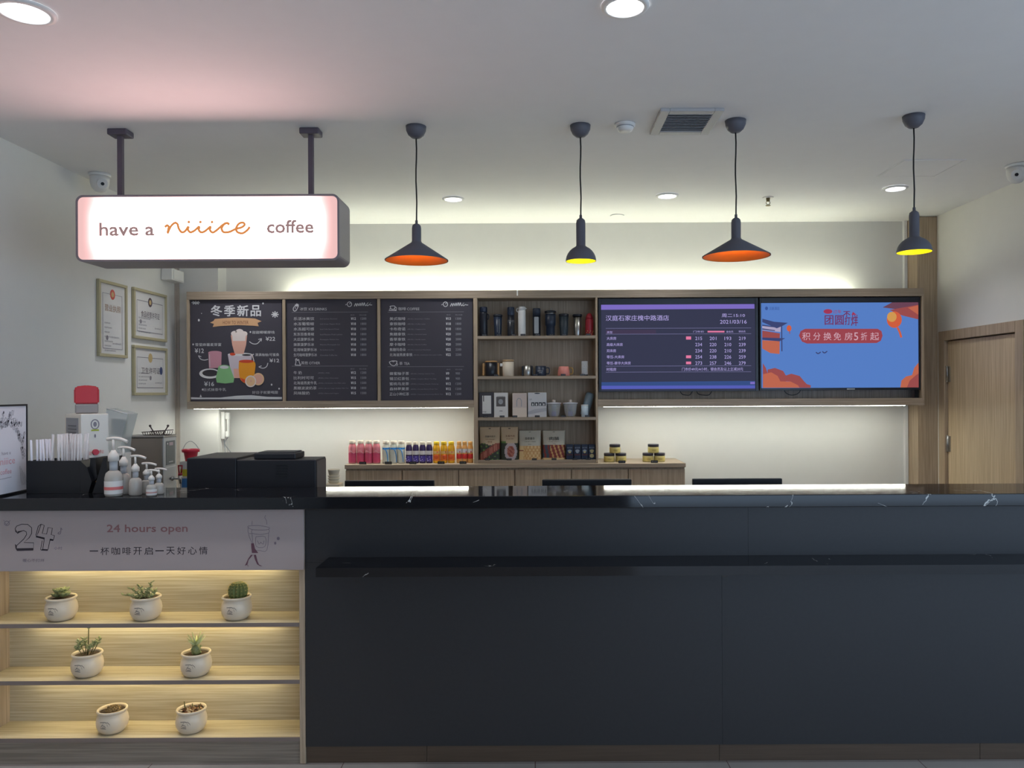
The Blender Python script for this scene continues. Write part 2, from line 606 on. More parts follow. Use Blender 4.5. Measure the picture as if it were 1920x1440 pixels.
def dome_camera(px, py, turn, label):
    x, y = on_ceiling(px, py)
    t = thing('security_camera', label, 'security camera', (0, 0, 0))
    bm = new(); lathe(bm, [(.058, -.018), (.062, -.012), (.062, -.0005)], 0, 0, 0, 28); obj('base_ring', bm, M_WHITE, t)
    bm = new()
    lathe(bm, [(.012, -.112), (.03, -.105), (.046, -.085), (.054, -.055), (.055, -.0185)], 0, 0, 0, 28)
    ball = obj('eyeball_housing', bm, M_WHITE, t)
    bm = new()
    tube(bm, [(0, -.038, -.062), (0, -.062, -.072)], .03, 20)
    obj('lens_barrel', bm, M_WHITE, ball)
    for dx, dz, r in ((0, -.080, .010), (.012, -.062, .006), (-.012, -.062, .006)):
        bm = new(); tube(bm, [(dx, -.0595, dz + .008), (dx, -.0655, dz + .006)], r, 12); obj('lens', bm, M_BLACKP, ball)
    t.location = (x, y, ZC - .0005); t.rotation_euler = (0, 0, turn)


dome_camera(187, 326, .75, 'white turret security camera on the ceiling above the framed certificates')
dome_camera(1906, 309, -.55, 'white turret security camera on the ceiling above the wooden door')

# ------------------------------------------------------------------ hanging coffee sign
SY = 3.84
s0, s1 = W(142, 490, SY), W(636, 364, SY)
sx0, sx1, sz0, sz1 = s0[0], s1[0], s0[1] - .002, s1[1] + .002
t = thing('hanging_sign', 'glowing light box sign reading have a niiice coffee, hung on two poles', 'sign', ((sx0 + sx1) / 2, 3.95, sz0))
bm = new()
o_, i_ = rrect(sx0, sx1, sz0, sz1, .035), rrect(sx0 + .010, sx1 - .010, sz0 + .010, sz1 - .010, .027)
nn = len(o_)
f0 = [bm.verts.new((x, SY, z)) for x, z in o_]; f1 = [bm.verts.new((x, 4.06, z)) for x, z in o_]
g0 = [bm.verts.new((x, SY, z)) for x, z in i_]; g1 = [bm.verts.new((x, SY + .012, z)) for x, z in i_]
for k in range(nn):
    j = (k + 1) % nn
    for q in ((f0[k], f1[k], f1[j], f0[j]), (f0[k], f0[j], g0[j], g0[k]), (g0[k], g0[j], g1[j], g1[k])):
        bm.faces.new(q)
bm.faces.new(f1[::-1]); bm.faces.new(g1)
obj('sign_case', bm, M_SIGNBOX, t)
bm = new(); prism(bm, rrect(sx0 + .0105, sx1 - .0105, sz0 + .0105, sz1 - .0105, .0265), SY + .003, SY + .011); obj('light_panel', bm, sign_face('backlit pink acrylic'), t)
sh = Sheet(SY + .001, 100, 200, 3.31)
for q in (('have a', 285, 722, 622, 803), ('coffee', 1325, 706, 1610, 786)):
    bm = new(); sh.text(bm, *q, bold=.0036); printed('lettering', bm, glow('backlit grey lettering', (150, 124, 124), 1.0), t, 'thin grey lettering')
bm = new()
sh.line(bm, [(692, 748), (706, 737), (716, 748), (709, 785), (728, 745), (752, 722), (770, 728), (778, 755), (795, 778), (816, 774), (838, 745), (836, 764), (850, 779), (875, 770), (905, 745), (903, 765), (918, 780), (942, 772), (975, 745), (972, 765), (988, 781), (1012, 768), (1050, 735), (1076, 722), (1092, 733)], 15, n=6)
sh.line(bm, [(1092, 733), (1080, 722), (1058, 732), (1045, 756), (1056, 778), (1090, 778), (1130, 760), (1170, 748), (1187, 732), (1175, 719), (1150, 728), (1134, 756), (1144, 779), (1175, 785), (1205, 765), (1219, 745)], 15, n=6)
for cx in (841, 913, 985):
    sh.oval(bm, cx, 716, 9, 9, n=10)
printed('script_lettering', bm, glow('backlit orange lettering', (216, 138, 78), 1.0), t, 'orange handwritten word on the sign')
for px, py in ((226, 248), (583, 241)):
    x, y = W(px, py, 3.95)[0], 3.95
    bm = new(); box(bm, x - .0125, x + .0125, y - .0125, y + .0125, sz1 - .004, ZC - .031, bev=.002); pole = obj('hanging_pole', bm, mat('dark pole paint', (88, 80, 90), .5), t)
    bm = new(); box(bm, x - .05, x + .05, y - .04, y + .04, ZC - .032, ZC - .0006, bev=.006); obj('ceiling_plate', bm, MATS['dark pole paint'], pole)

# ------------------------------------------------------------------ pendant lamps
M_LAMP = mat('charcoal lamp paint', (92, 92, 100), .55)


def pendant(px, py, kind, zrim, R, ztop, zneck, label):
    x, y = on_ceiling(px, py)
    t = thing('pendant_lamp', label, 'pendant lamp', (x, y, ZC), 'pendant lamps above the counter')
    bm = new(); lathe(bm, [(.006, -.062), (.024, -.058), (.040, -.044), (.050, -.022), (.052, -.001)], x, y, ZC, 28); obj('canopy', bm, M_LAMP, t)
    bm = new()
    pts = [(x + .002 * math.sin(k * 1.3), y, ZC - .058 - (ZC - .058 - ztop - .002) * k / 8) for k in range(9)]
    pts[-1] = (x, y, ztop)
    tube(bm, pts, .0038, 8); obj('cord', bm, M_BLACKP, t)
    bm = new()
    h = ztop - zrim
    zn = zneck - zrim
    if kind == 'cone':
        out = [(R, .0), (R, .004), (.027, zn), (.0235, zn + .008)]
        ins = [(.020, zn - .004), (.022, zn - .012), (R - .004, .0005)]
    else:
        out = [(R, 0)] + [(R * math.cos(a), zn * math.sin(a)) for a in (.15, .35, .55, .75, .95, 1.15)] + [(.0235, zn)]
        ins = [(.018, zn - .008)] + [((R - .004) * math.cos(a), (zn - .006) * math.sin(a)) for a in (1.1, .9, .7, .5, .3, .12)] + [(R - .003, .0005)]
    out += [(.0235, h - .022), (.021, h - .008), (.013, h - .001), (.007, h + .002), (.0065, h + .018)]
    lathe(bm, out, x, y, zrim, 40, cap0=False)
    shade = obj('lamp_shade', bm, M_LAMP, t)
    m = M_ORANGE if kind == 'cone' else M_YELLOW
    bm = new(); lathe(bm, ins[::-1], x, y, zrim, 40, cap0=False); obj('shade_lining', bm, m, shade, 'bright orange lining' if kind == 'cone' else 'bright yellow lining')
    bm = new(); zb = zn * (.60 if kind == 'cone' else .62)
    blob(bm, (x, y, zrim + zb), (.014, .014, .018) if kind == 'cone' else (.02, .02, .024), u=16, v=10)
    obj('bulb', bm, glow('pendant bulb cone' if kind == 'cone' else 'pendant bulb dome', (255, 240, 215), 46 if kind == 'cone' else 22), shade)
    return t


M_ORANGE = mat('orange lamp lining', (255, 128, 36), .5)
M_YELLOW = mat('yellow lamp lining', (255, 236, 6), .5)


def z_at(py, px, Y):
    return W(px, py, Y)[1]


for px, py, kind, rim, d, top, neck, lab in (
        (780, 237, 'cone', 489, 118, 420, 455, 'charcoal cone pendant lamp with orange lining, next to the glowing sign'),
        (1088, 235, 'dome', 490, 57, 410, 461, 'small charcoal dome pendant lamp with yellow lining, between the two cone lamps'),
        (1379, 226, 'cone', 481, 125, 409, 449, 'charcoal cone pendant lamp with orange lining, hanging above the two screens'),
        (1713, 217, 'dome', 473, 65, 396, 444, 'small charcoal dome pendant lamp with yellow lining, in front of the wooden pilaster')):
    Y = on_ceiling(px, py)[1]
    pendant(px, py, kind, z_at(rim, px, Y), d / 2 * Y / F / (1 + .05 * (px > 1500)), z_at(top, px, Y), z_at(neck, px, Y), lab)

# ------------------------------------------------------------------ display unit on the back wall
UF, UBK = 5.80, 6.015
UX0, UX1 = W(350, 650, UF)[0], W(1733, 650, UF)[0]
UZ0, UZ1 = 1.427, 2.312
BT = .060
TX0, TX1 = W(888, 700, UF)[0], W(1121, 700, UF)[0]
TZ0 = 1.0045
unit = thing('display_unit', 'long oak wall unit framing menu boards, shelves and screens', 'wall unit', (0, UF, UZ0))
bm = new(); box(bm, UX0, UX1, UF, UBK, UZ1 - BT, UZ1, bev=.002); obj('top_board', bm, M_WOODH, unit)
bm = new(); box(bm, UX0, TX0, UF, UBK, UZ0, UZ0 + .055, bev=.002); obj('bottom_board', bm, M_WOODH, unit)
bm = new(); box(bm, TX1, UX1, UF, UBK, UZ0, UZ0 + .055, bev=.002); obj('bottom_board', bm, M_WOODH, unit)
for a, b in ((UX0, UX0 + .018), (UX1 - .018, UX1)):
    bm = new(); box(bm, a, b, UF, UBK, UZ0 + .055, UZ1 - BT, bev=.002); obj('end_panel', bm, M_WOODV, unit)
TW = .030
bm = new(); box(bm, TX0, TX0 + TW, UF, UBK, TZ0, UZ1 - BT, bev=.002); obj('upright', bm, M_WOODV, unit)
bm = new(); box(bm, TX1 - .016, TX1, UF, UBK, TZ0, UZ1 - BT, bev=.002); obj('upright', bm, M_WOODV, unit)
for px in (532, 710):
    xx = W(px, 650, UF)[0]
    bm = new(); box(bm, xx - .011, xx + .011, UF + .004, UF + .05, UZ0 + .055, UZ1 - BT, bev=.001); obj('divider', bm, M_WOODV, unit)
bm = new(); box(bm, UX0 + .018, TX0, UBK - .02, UBK - .002, UZ0 + .055, UZ1 - BT); obj('back_panel', bm, M_WOODV, unit)
bm = new(); box(bm, TX0 + TW, TX1 - .016, UBK - .02, UBK - .002, TZ0, UZ1 - BT); obj('back_panel', bm, M_WOODV, unit)
bm = new(); box(bm, TX1, UX1 - .022, UBK - .06, UBK - .002, UZ0 + .055, UZ1 - BT); obj('back_panel', bm, M_WOODV, unit)
SHZ = [1.55 + (VY - p) * UF / F for p in (629.5, 705, 782.5)]
for z in SHZ:
    bm = new(); box(bm, TX0 + TW, TX1 - .016, UF + .003, UBK - .02, z - .022, z, bev=.001); obj('shelf', bm, M_WOODH, unit)
bm = new(); box(bm, TX0 + TW, TX1 - .016, UF + .003, UBK - .02, TZ0 - .0005, TZ0 + .022, bev=.001); obj('shelf', bm, M_WOODH, unit)
SHZ.append(TZ0 + .022)
# strip lights: one on top washing the wall upwards, two below
bm = new(); box(bm, -2.0, 2.6, UBK + .0005, 6.115, UZ1 - .03, UZ1 - .018); obj('light_ledge', bm, M_WOODH, unit)
bm = new(); box(bm, -1.95, 2.55, 6.075, 6.095, UZ1 - .0175, UZ1 - .006); obj('strip_light', bm, M_LED, unit)
sx = W(970, 545, UF)[0]
bm = new(); box(bm, sx - .005, sx + .005, UF - .0025, UF - .0005, UZ1 - .042, UZ1 + .002); box(bm, sx - .005, sx + .005, UF - .0025, 6.09, UZ1 + .0005, UZ1 + .0022); obj('strip_tail', bm, mat('white strip tape', (245, 244, 238), .4), unit, 'white end of the light strip')
bm = new(); box(bm, UX0 + .03, TX0 - .05, UBK - .16, UBK - .13, UZ0 - .0028, UZ0 - .0005); obj('strip_light', bm, glow('cool white strip light below', (246, 250, 238), 36), unit)
bm = new(); box(bm, TX1 + .05, UX1 - .12, UBK - .16, UBK - .13, UZ0 - .0028, UZ0 - .0005); obj('strip_light', bm, MATS['cool white strip light below'], unit)

# ---- menu boards
BY = UF + .018
M_BOARD = mat('chalkboard print', (66, 62, 70), .55)
M_CHALK = mat('chalk white ink', (206, 204, 204), .7)
M_CHALKD = mat('chalk grey ink', (140, 140, 144), .7)


def board(px0, px1, name, label):
    x0, x1 = W(px0, 650, BY)[0], W(px1, 650, BY)[0]
    t = thing(name, label, 'menu board', ((x0 + x1) / 2, BY, UZ0 + .056))
    bm = new(); box(bm, x0, x1, BY, BY + .012, UZ0 + .0565, UZ1 - BT - .001, bev=.001); obj('board_panel', bm, M_BOARD, t)
    return t


t = board(357, 528.8, 'menu_poster', 'dark poster of four winter drinks headed by four large Chinese characters')
sh = Sheet(BY - .0015, 340, 540, 6.545)
bm = new()
for q, cx0, cx1 in (('冬', 360, 495), ('季', 525, 655), ('新', 685, 820), ('品', 850, 972)):
    sh.text(bm, q, cx0, 215, cx1, 348, bold=.003)
for s, a in (('甜甜椰暖摩栈', (870, 525, 1145, 562)), ('雪莹麻薯麦芽宴', (170, 675, 490, 715)), ('满满柚柚/可蜜桑', (905, 800, 1200, 838)), ('日式抹茶牛乳', (275, 1228, 550, 1266)), ('好日子就要喝甜', (870, 1262, 1185, 1300))):
    sh.text(bm, s, *a)
for s, a in (('¥22', (1035, 600, 1150, 648)), ('¥12', (165, 742, 275, 798)), ('¥12', (1082, 868, 1200, 912)), ('¥16', (280, 1150, 400, 1205))):
    sh.text(bm, s, *a, bold=.001)
for pts in ([(835, 658), (880, 685), (935, 680), (985, 620)], [(985, 620), (945, 632)], [(985, 620), (980, 655)], [(330, 875), (280, 885), (235, 870), (210, 830)], [(210, 830), (245, 845)], [(1062, 920), (1045, 965), (1000, 985), (950, 968)], [(950, 968), (985, 955)]):
    sh.line(bm, pts, 9, d=.0003)
for cx, cy, r in ((145, 692, 9), (848, 540, 9), (882, 815, 7), (1003, 188, 10), (262, 1246, 10), (1108, 1186, 10), (1200, 1235, 9), (215, 395, 12), (248, 312, 5)):
    sh.oval(bm, cx, cy, r, r * 1.3, n=10, d=.0003)
for k in range(4):
    a = PI * k / 4
    sh.line(bm, [(1150 - 45 * math.cos(a), 325 - 40 * math.sin(a)), (1150 + 45 * math.cos(a), 325 + 40 * math.sin(a))], 13, d=.0002 + k * .0001)
    sh.line(bm, [(178 - 55 * math.cos(a), 180 - 22 * abs(math.sin(a))), (178 + 50 * math.cos(a), 180 + 24 * abs(math.sin(a)))], 10, d=.0002 + k * .0001)
sh.area(bm, [(118, 1365), (118, 1340), (240, 1345), (480, 1345), (680, 1322), (860, 1315), (1050, 1335), (1235, 1338), (1235, 1365)], d=.0001)
sh.area(bm, [(225, 1338), (238, 1305), (252, 1340)], d=.0003)
printed('lettering', bm, M_CHALK, t)
bm = new()
sh.area(bm, [(352, 425), (395, 405), (410, 380), (500, 372), (660, 362), (840, 370), (905, 375), (985, 408), (935, 428), (950, 470), (870, 462), (700, 455), (560, 462), (470, 468), (385, 478), (400, 440)], d=.0001)
printed('ribbon_banner', bm, mat('ribbon tan print', (206, 160, 118), .6), t)
bm = new(); sh.text(bm, 'HOW TO WINTER', 510, 402, 825, 445, d=.0006); printed('ribbon_lettering', bm, mat('ribbon ink', (122, 74, 52), .6), t)
# the drinks
inks = [mat('print ' + n_, c_, .6) for n_, c_ in (('milk', (226, 210, 202)), ('peach', (222, 168, 148)), ('pink', (196, 138, 150)), ('green', (132, 184, 124)), ('amber', (230, 150, 36)), ('red', (206, 70, 40)), ('plate', (214, 210, 208)), ('citrus', (228, 186, 142)), ('lilac', (200, 186, 192)), ('dark', (60, 54, 58)))]
bm = new()
sh.oval(bm, 350, 1050, 130, 62, 6, .0002); sh.oval(bm, 355, 1044, 98, 42, 9, .0003)
sh.area(bm, [(332, 790), (495, 790), (490, 980), (340, 985)], 2, .0004); sh.oval(bm, 413, 792, 82, 20, 2, .0005); sh.line(bm, [(345, 815), (350, 970)], 8, 8, .0006)
sh.area(bm, [(570, 815), (870, 815), (830, 1105), (620, 1105)], 8, .0005); sh.area(bm, [(640, 990), (830, 990), (815, 1105), (650, 1105)], 1, .0006); sh.oval(bm, 720, 815, 150, 20, 6, .0006); sh.oval(bm, 630, 812, 35, 18, 5, .0007); sh.oval(bm, 800, 822, 55, 12, 9, .0007)
sh.area(bm, [(607, 580), (808, 580), (795, 700), (765, 808), (655, 808), (625, 700)], 1, .0008); sh.area(bm, [(625, 585), (790, 585), (785, 650), (632, 650)], 0, .0009)
for cx, cy, r in ((655, 560, 45), (715, 540, 50), (770, 562, 42), (715, 575, 60)):
    sh.oval(bm, cx, cy, r, r * .75, 0, .0010 + (cx + cy * 3) * 1e-7)
sh.area(bm, [(455, 975), (600, 975), (650, 1110), (640, 1160), (540, 1172), (435, 1160), (425, 1100)], 3, .0011); sh.oval(bm, 527, 975, 73, 32, 3, .0012); sh.oval(bm, 527, 972, 55, 20, 6, .0013)
sh.area(bm, [(708, 900), (892, 900), (905, 1010), (870, 1150), (790, 1170), (725, 1120), (705, 1000)], 4, .0014, True); sh.oval(bm, 800, 900, 92, 20, 5, .0015); sh.area(bm, [(720, 1100), (800, 1130), (790, 1165), (750, 1150)], 5, .0016); sh.line(bm, [(893, 900), (870, 815)], 9, 0, .0016)
sh.oval(bm, 945, 1118, 72, 76, 7, .0017); sh.oval(bm, 945, 1118, 56, 60, 1, .0018); sh.oval(bm, 852, 1145, 68, 72, 0, .0019); sh.oval(bm, 852, 1145, 54, 58, 7, .0020); sh.oval(bm, 855, 1142, 12, 14, 1, .0021)
printed('drinks_print', bm, inks, t, 'printed glasses of pink, green, milky and amber drinks')


def menu(px0, px1, ox, label, heads, blocks, icon):
    t = board(px0, px1, 'menu_board', label)
    sh = Sheet(BY - .0015, ox, 550, 6.857)
    bm = new()
    bmd = new()
    # the script mark at the top
    sh.ring(bm, 893, 140, 28, 30, 9); sh.line(bm, [(893, 140), (905, 120)], 8, d=.0002); sh.line(bm, [(842, 150), (855, 140)], 8)
    sh.line(bm, [(955, 168), (975, 130), (985, 165), (1000, 130), (1015, 160), (1030, 125), (1040, 160), (1058, 120), (1068, 160), (1085, 120), (1098, 160), (1135, 118), (1115, 140), (1125, 160), (1150, 140), (1168, 118), (1150, 145), (1185, 150)], 9)
    for (cn, c0, c1, en, e0, e1, yb) in heads:
        sh.text(bm, cn, c0, yb - 42, c1, yb)
        sh.text(bm, en, e0, yb - 36, e1, yb - 2)
        sh.line(bmd, [(150, yb + 22), (1130, yb + 18)], 4, curve=False)
        sh.text(bmd, '单价', 905, yb + 48, 960, yb + 66); sh.text(bmd, '积分兑换', 1020, yb + 48, 1110, yb + 66)
    for (y0, dy, rows) in blocks:
        for k, (cn, c1, e0, e1, en, pr, pts, px_) in enumerate(rows):
            yy = y0 + k * dy
            sh.text(bm, cn, 175, yy - 20, c1, yy + 22)
            sh.text(bmd, en, e0, yy - 5, e1, yy + 14)
            sh.text(bm, pr, px_, yy - 16, px_ + (62 if len(pr) > 2 else 42), yy + 17, bold=.0012)
            sh.text(bmd, pts, px_ + 125, yy - 14, px_ + 125 + (72 if len(pts) > 3 else 55), yy + 15, bold=.001)
    icon(sh, bm)
    printed('lettering', bm, M_CHALK, t)
    printed('small_lettering', bmd, M_CHALKD, t)
    return t


def ice_icon(sh, bm):
    sh.line(bm, [(190, 165), (172, 190), (172, 215), (185, 228), (205, 222), (222, 195), (238, 160)], 10)
    sh.oval(bm, 215, 155, 26, 14, d=.0002); sh.line(bm, [(205, 150), (215, 135), (240, 148)], 8, d=.0004); sh.line(bm, [(200, 175), (195, 205)], 7, d=.0004)
    sh.line(bm, [(195, 920), (205, 880), (200, 850), (215, 842), (222, 865), (240, 850), (246, 880), (262, 920)], 9); sh.line(bm, [(192, 922), (268, 925)], 10, d=.0003)


def coffee_icon(sh, bm):
    sh.line(bm, [(172, 205), (190, 190), (182, 168), (235, 162), (245, 185), (225, 205), (190, 200)], 9); sh.ring(bm, 252, 195, 13, 18, 7, d=.0002); sh.line(bm, [(165, 220), (265, 222)], 9, d=.0003)
    sh.line(bm, [(170, 885), (195, 920), (235, 930), (262, 905), (270, 875)], 9); sh.line(bm, [(170, 882), (215, 868), (272, 872)], 8, d=.0002); sh.line(bm, [(200, 868), (225, 880), (240, 868)], 7, d=.0003); sh.ring(bm, 268, 915, 12, 12, 6, d=.0003)


menu(537, 706.6, 525, 'dark menu board listing ice drinks, between the winter poster and the coffee menu',
     [('冰饮', 255, 350, 'ICE DRINKS', 370, 600, 222), ('其他', 272, 358, 'OTHER', 375, 515, 915)],
     [(325, 66.5, [('乐活冰美饮', 440, 515, 735, 'Iced Lychee American', '¥12', '1200', 912), ('水冻葡萄椒', 438, 515, 775, 'Iced Grape Pepper Drink', '¥18', '1800', 912), ('水冻超可感', 438, 515, 760, 'Iced Cola Special Drink', '¥18', '1500', 912),
                   ('东冻百香青椒', 438, 515, 800, 'Iced Passion Fruit Lemon', '¥18', '1800', 912), ('大瓜菠萝乐冰', 438, 515, 755, 'Pineapple Melon Ice', '¥18', '1800', 912), ('抹茶菠萝乐冰', 438, 515, 770, 'Matcha Pineapple Ice', '¥18', '1800', 912),
                   ('花湾味菠萝乐冰', 475, 515, 695, 'Strawberry Ice', '¥18', '1800', 912), ('生巧咖啡菠萝乐冰', 475, 515, 735, 'Chocolate Coffee Ice', '¥18', '1800', 912)]),
      (1020, 65.5, [('牛 奶', 280, 490, 640, '(热饮) | Milk', '¥12', '1200', 912), ('比利时可可', 435, 490, 750, '(热饮) | Hot Chocolate', '¥15', '1500', 912), ('北海道燕麦牛乳', 475, 490, 845, '(热饮) | Hokkaido Oat Milk Latte', '¥15', '1500', 912),
                    ('黑糖波波奶茶', 470, 490, 880, '(热饮) | Brown Sugar Bubble Milk Tea', '¥18', '1800', 912), ('风味酸奶', 380, 490, 755, '(冷饮) | Flavoured Yogurt', '¥15', '1500', 912)])], ice_icon)
menu(714.5, 886.5, 705, 'dark menu board listing coffee and tea, beside the open shelves',
     [('咖啡', 288, 385, 'COFFEE', 400, 558, 220), ('茶', 300, 342, 'TEA', 360, 432, 922)],
     [(325, 66.2, [('美式咖啡', 378, 405, 690, '(热/冰) | Americano Coffee', '¥13', '1300', 898), ('拿铁咖啡', 378, 405, 635, '(热/冰) | Caffe Latte', '¥18', '1800', 898), ('卡布奇诺', 378, 405, 635, '(热/冰) | Cappuccino', '¥18', '1800', 898),
                   ('焦糖拿铁', 378, 405, 650, '(热/冰) | Caramel Latte', '¥20', '2000', 898), ('香草拿铁', 378, 405, 635, '(热/冰) | Vanilla Latte', '¥20', '2000', 898), ('摩卡咖啡', 378, 405, 650, '(热/冰) | Mocha Coffee', '¥20', '2000', 898),
                   ('焦糖玛奇朵', 382, 405, 705, '(热/冰) | Caramel Macchiato', '¥22', '2200', 898), ('北海道燕麦拿铁', 468, 485, 850, '(热/冰) | Hokkaido Oat Latte Coffee', '¥22', '2200', 898)]),
      (1030, 66.0, [('蜂蜜柚子茶', 425, 445, 750, '(热/冰) | Honey Citron Tea', '¥9', '900', 898), ('锡兰红茶包', 425, 445, 775, '(热饮) | Ceylon Black Tea Bag', '¥9', '900', 898), ('蜜桃乌龙茶', 425, 445, 800, '(热饮) | Honey Peach Oolong', '¥12', '1200', 898),
                    ('森林莓果茶', 425, 445, 790, '(热饮) | Forest Berry Fruit Tea', '¥12', '1200', 898), ('正山小种红茶', 425, 445, 860, '(热饮) | Lapsang Souchong Black Tea', '¥12', '1200', 898)])], coffee_icon)

# ------------------------------------------------------------------ the two screens
TY = UF + .012


def screen(px0, px1, py0, py1, label, mframe, lit, edge):
    x0, x1 = W(px0, 650, TY)[0], W(px1, 650, TY)[0]
    z0, z1 = W((px0 + px1) / 2, py1, TY)[1], W((px0 + px1) / 2, py0, TY)[1]
    t = thing('flat_screen', label, 'screen', ((x0 + x1) / 2, TY, z0), 'screens in the wall unit')
    e0, e1, e2, e3 = edge
    bm = new()
    for a in ((x0, x0 + e0, z0, z1), (x1 - e1, x1, z0, z1), (x0 + e0, x1 - e1, z1 - e2, z1), (x0 + e0, x1 - e1, z0, z0 + e3)):
        box(bm, a[0], a[1], TY, TY + .03, a[2], a[3], bev=.0015)
    obj('bezel', bm, mframe, t)
    bm = new(); box(bm, x0 + .003, x1 - .003, TY + .0305, UBK - .062, z0 + .06, z1 - .03, bev=.01); obj('rear_housing', bm, M_BLACKP, t)
    bm = new(); box(bm, x0 + e0, x1 - e1, TY + .006, TY + .012, z0 + e3, z1 - e2); obj('display_panel', bm, lit, t)
    return t


SCR = TY + .0045
E_LAV, E_LAVD = glow('screen lavender', (178, 166, 226), 1.0), glow('screen dim lavender', (120, 118, 160), 1.0)
t = screen(1122.5, 1422, 559, 734, 'wall screen with a dark page of room prices', mat('screen bezel', (30, 34, 44), .3), glow('screen dark slate', (52, 54, 76), 1.0), (.02, .022, .047, .008))
sh = Sheet(SCR, 1110, 540, 6.0)
bm = new()
sh.area(bm, [(102, 188), (1826, 172), (1828, 232), (102, 245)], 0); sh.area(bm, [(105, 1060), (1835, 1045), (1835, 1095), (105, 1100)], 1); sh.area(bm, [(105, 1100), (1835, 1095), (1835, 1130), (105, 1138)], 2)
sh.area(bm, [(1058, 545), (1115, 545), (1115, 580), (1058, 580)], 3, .0003); sh.area(bm, [(1058, 758), (1115, 758), (1115, 790), (1058, 790)], 3, .0003); sh.area(bm, [(1058, 828), (1115, 828), (1115, 858), (1058, 858)], 3, .0003)
sh.area(bm, [(1300, 482), (1490, 482), (1490, 500), (1300, 500)], 3, .0003); sh.area(bm, [(1780, 1055), (1832, 1055), (1832, 1082), (1780, 1082)], 0, .0004)
for yy in (455, 520, 880, 948):
    sh.line(bm, [(155, yy), (1790, yy - 6)], 4, 4, .0003, False)
sh.area(bm, [(155, 470), (720, 470), (720, 515), (155, 515)], 5, .0001)
printed('window_bars', bm, [glow('screen violet bar', (122, 106, 190), 1.0), glow('screen blue bar', (52, 76, 130), 1.0), glow('screen bright blue bar', (84, 92, 180), 1.0), glow('screen pink badge', (224, 120, 160), 1.0), E_LAVD, glow('screen plum band', (64, 54, 78), 1.0)], t)
bm = new()
sh.text(bm, '汉庭石家庄槐中路酒店', 155, 305, 865, 370, d=.0004)
sh.text(bm, '周二15:10', 1460, 288, 1720, 330, d=.0004); sh.text(bm, '2021/03/16', 1440, 358, 1740, 402, d=.0004)
sh.text(bm, '房型', 168, 485, 230, 512, d=.0004)
rows = (('大床房', 272, '215', '201', '193', '219'), ('高级大床房', 345, '234', '220', '210', '239'), ('双床房', 270, '234', '220', '210', '239'), ('零压-大床房', 362, '254', '238', '226', '259'), ('零压-豪华大床房', 435, '273', '257', '246', '279'))
for k, r in enumerate(rows):
    yy = 567 + 69.5 * k
    sh.text(bm, r[0], 165, yy - 18, r[1], yy + 18, d=.0004)
    for q, cx in zip(r[2:], (1200, 1361, 1528, 1690)):
        sh.text(bm, q, cx - 38, yy - 19, cx + 38, yy + 19, d=.0004)
sh.text(bm, '时租房', 165, 898, 272, 934, d=.0004); sh.text(bm, '门市价49元/4小时，银会员及以上立减20元', 1012, 892, 1700, 934, d=.0004)
sh.text(bm, '门市价', 1140, 480, 1262, 502, d=.0004); sh.text(bm, '金会员', 1510, 480, 1588, 502, d=.0004); sh.text(bm, '银会员', 1650, 478, 1726, 500, d=.0004)
printed('screen_lettering', bm, E_LAV, t)
bm = new()
for x0, x1, dip in ((1275, 1300, 741), (1306, 1336, 741)):
    q = [W(x0, 733, TY + .05), W(x0 + 4, dip - 2, TY + .05), W((x0 + x1) / 2, dip, TY + .05), W(x1 - 6, dip - 1, TY + .05), W(x1, 731, TY + .05)]
    tube(bm, [(p[0], TY + .05, p[1]) for p in smooth_path(q, 4)], .003, 6)
obj('power_cable', bm, M_BLACKP, t)

t = screen(1424.5, 1725.6, 557.5, 731.5, 'wall screen with a blue festive advert of lanterns and clouds', MATS['screen bezel'], glow('screen sky blue', (84, 124, 194), 1.0), (.012, .012, .040, .018))
sh = Sheet(SCR, 1410, 540, 5.818)
pal = [glow('advert ' + n_, c_, 1.0) for n_, c_ in (('orange', (186, 100, 76)), ('red', (150, 74, 74)), ('navy', (58, 66, 112)), ('maroon', (104, 66, 84)), ('cream', (170, 160, 190)), ('pale blue', (108, 142, 208)), ('lantern', (204, 92, 60)), ('gold', (206, 150, 80)), ('banner', (152, 66, 76)))]
bm = new()
# tower with an upturned roof
sh.area(bm, [(112, 335), (240, 368), (390, 380), (330, 415), (270, 440), (112, 372)], 2, .0003)
sh.area(bm, [(112, 415), (315, 420), (310, 480), (112, 460)], 4, .0002)
for yy in (400, 440):
    sh.area(bm, [(112, yy), (250, yy + 20), (250, yy + 30), (112, yy + 14)], 2, .0004)
sh.area(bm, [(112, 465), (305, 495), (302, 565), (112, 545)], 1, .0004); sh.area(bm, [(112, 540), (362, 548), (300, 582), (112, 565)], 2, .0005); sh.area(bm, [(112, 570), (302, 580), (300, 720), (200, 710), (112, 660)], 0, .0003)
sh.line(bm, [(322, 410), (326, 690)], 12, 2, .0006, False)
sh.oval(bm, 404, 440, 26, 34, 6, .0004); sh.line(bm, [(410, 470), (412, 500)], 8, 1, .0004)
# eave and lantern
sh.area(bm, [(1425, 212), (1560, 140), (1820, 134), (1825, 180), (1600, 235)], 3, .0003); sh.area(bm, [(1500, 240), (1825, 180), (1825, 345), (1640, 300)], 1, .0004); sh.area(bm, [(1700, 215), (1825, 185), (1825, 300)], 0, .0005)
sh.area(bm, oval(1552, 345, 82, 90), 6, .0006); sh.area(bm, oval(1525, 315, 52, 55), 7, .0007); sh.line(bm, [(1585, 430), (1610, 480), (1628, 540)], 22, 6, .0006)
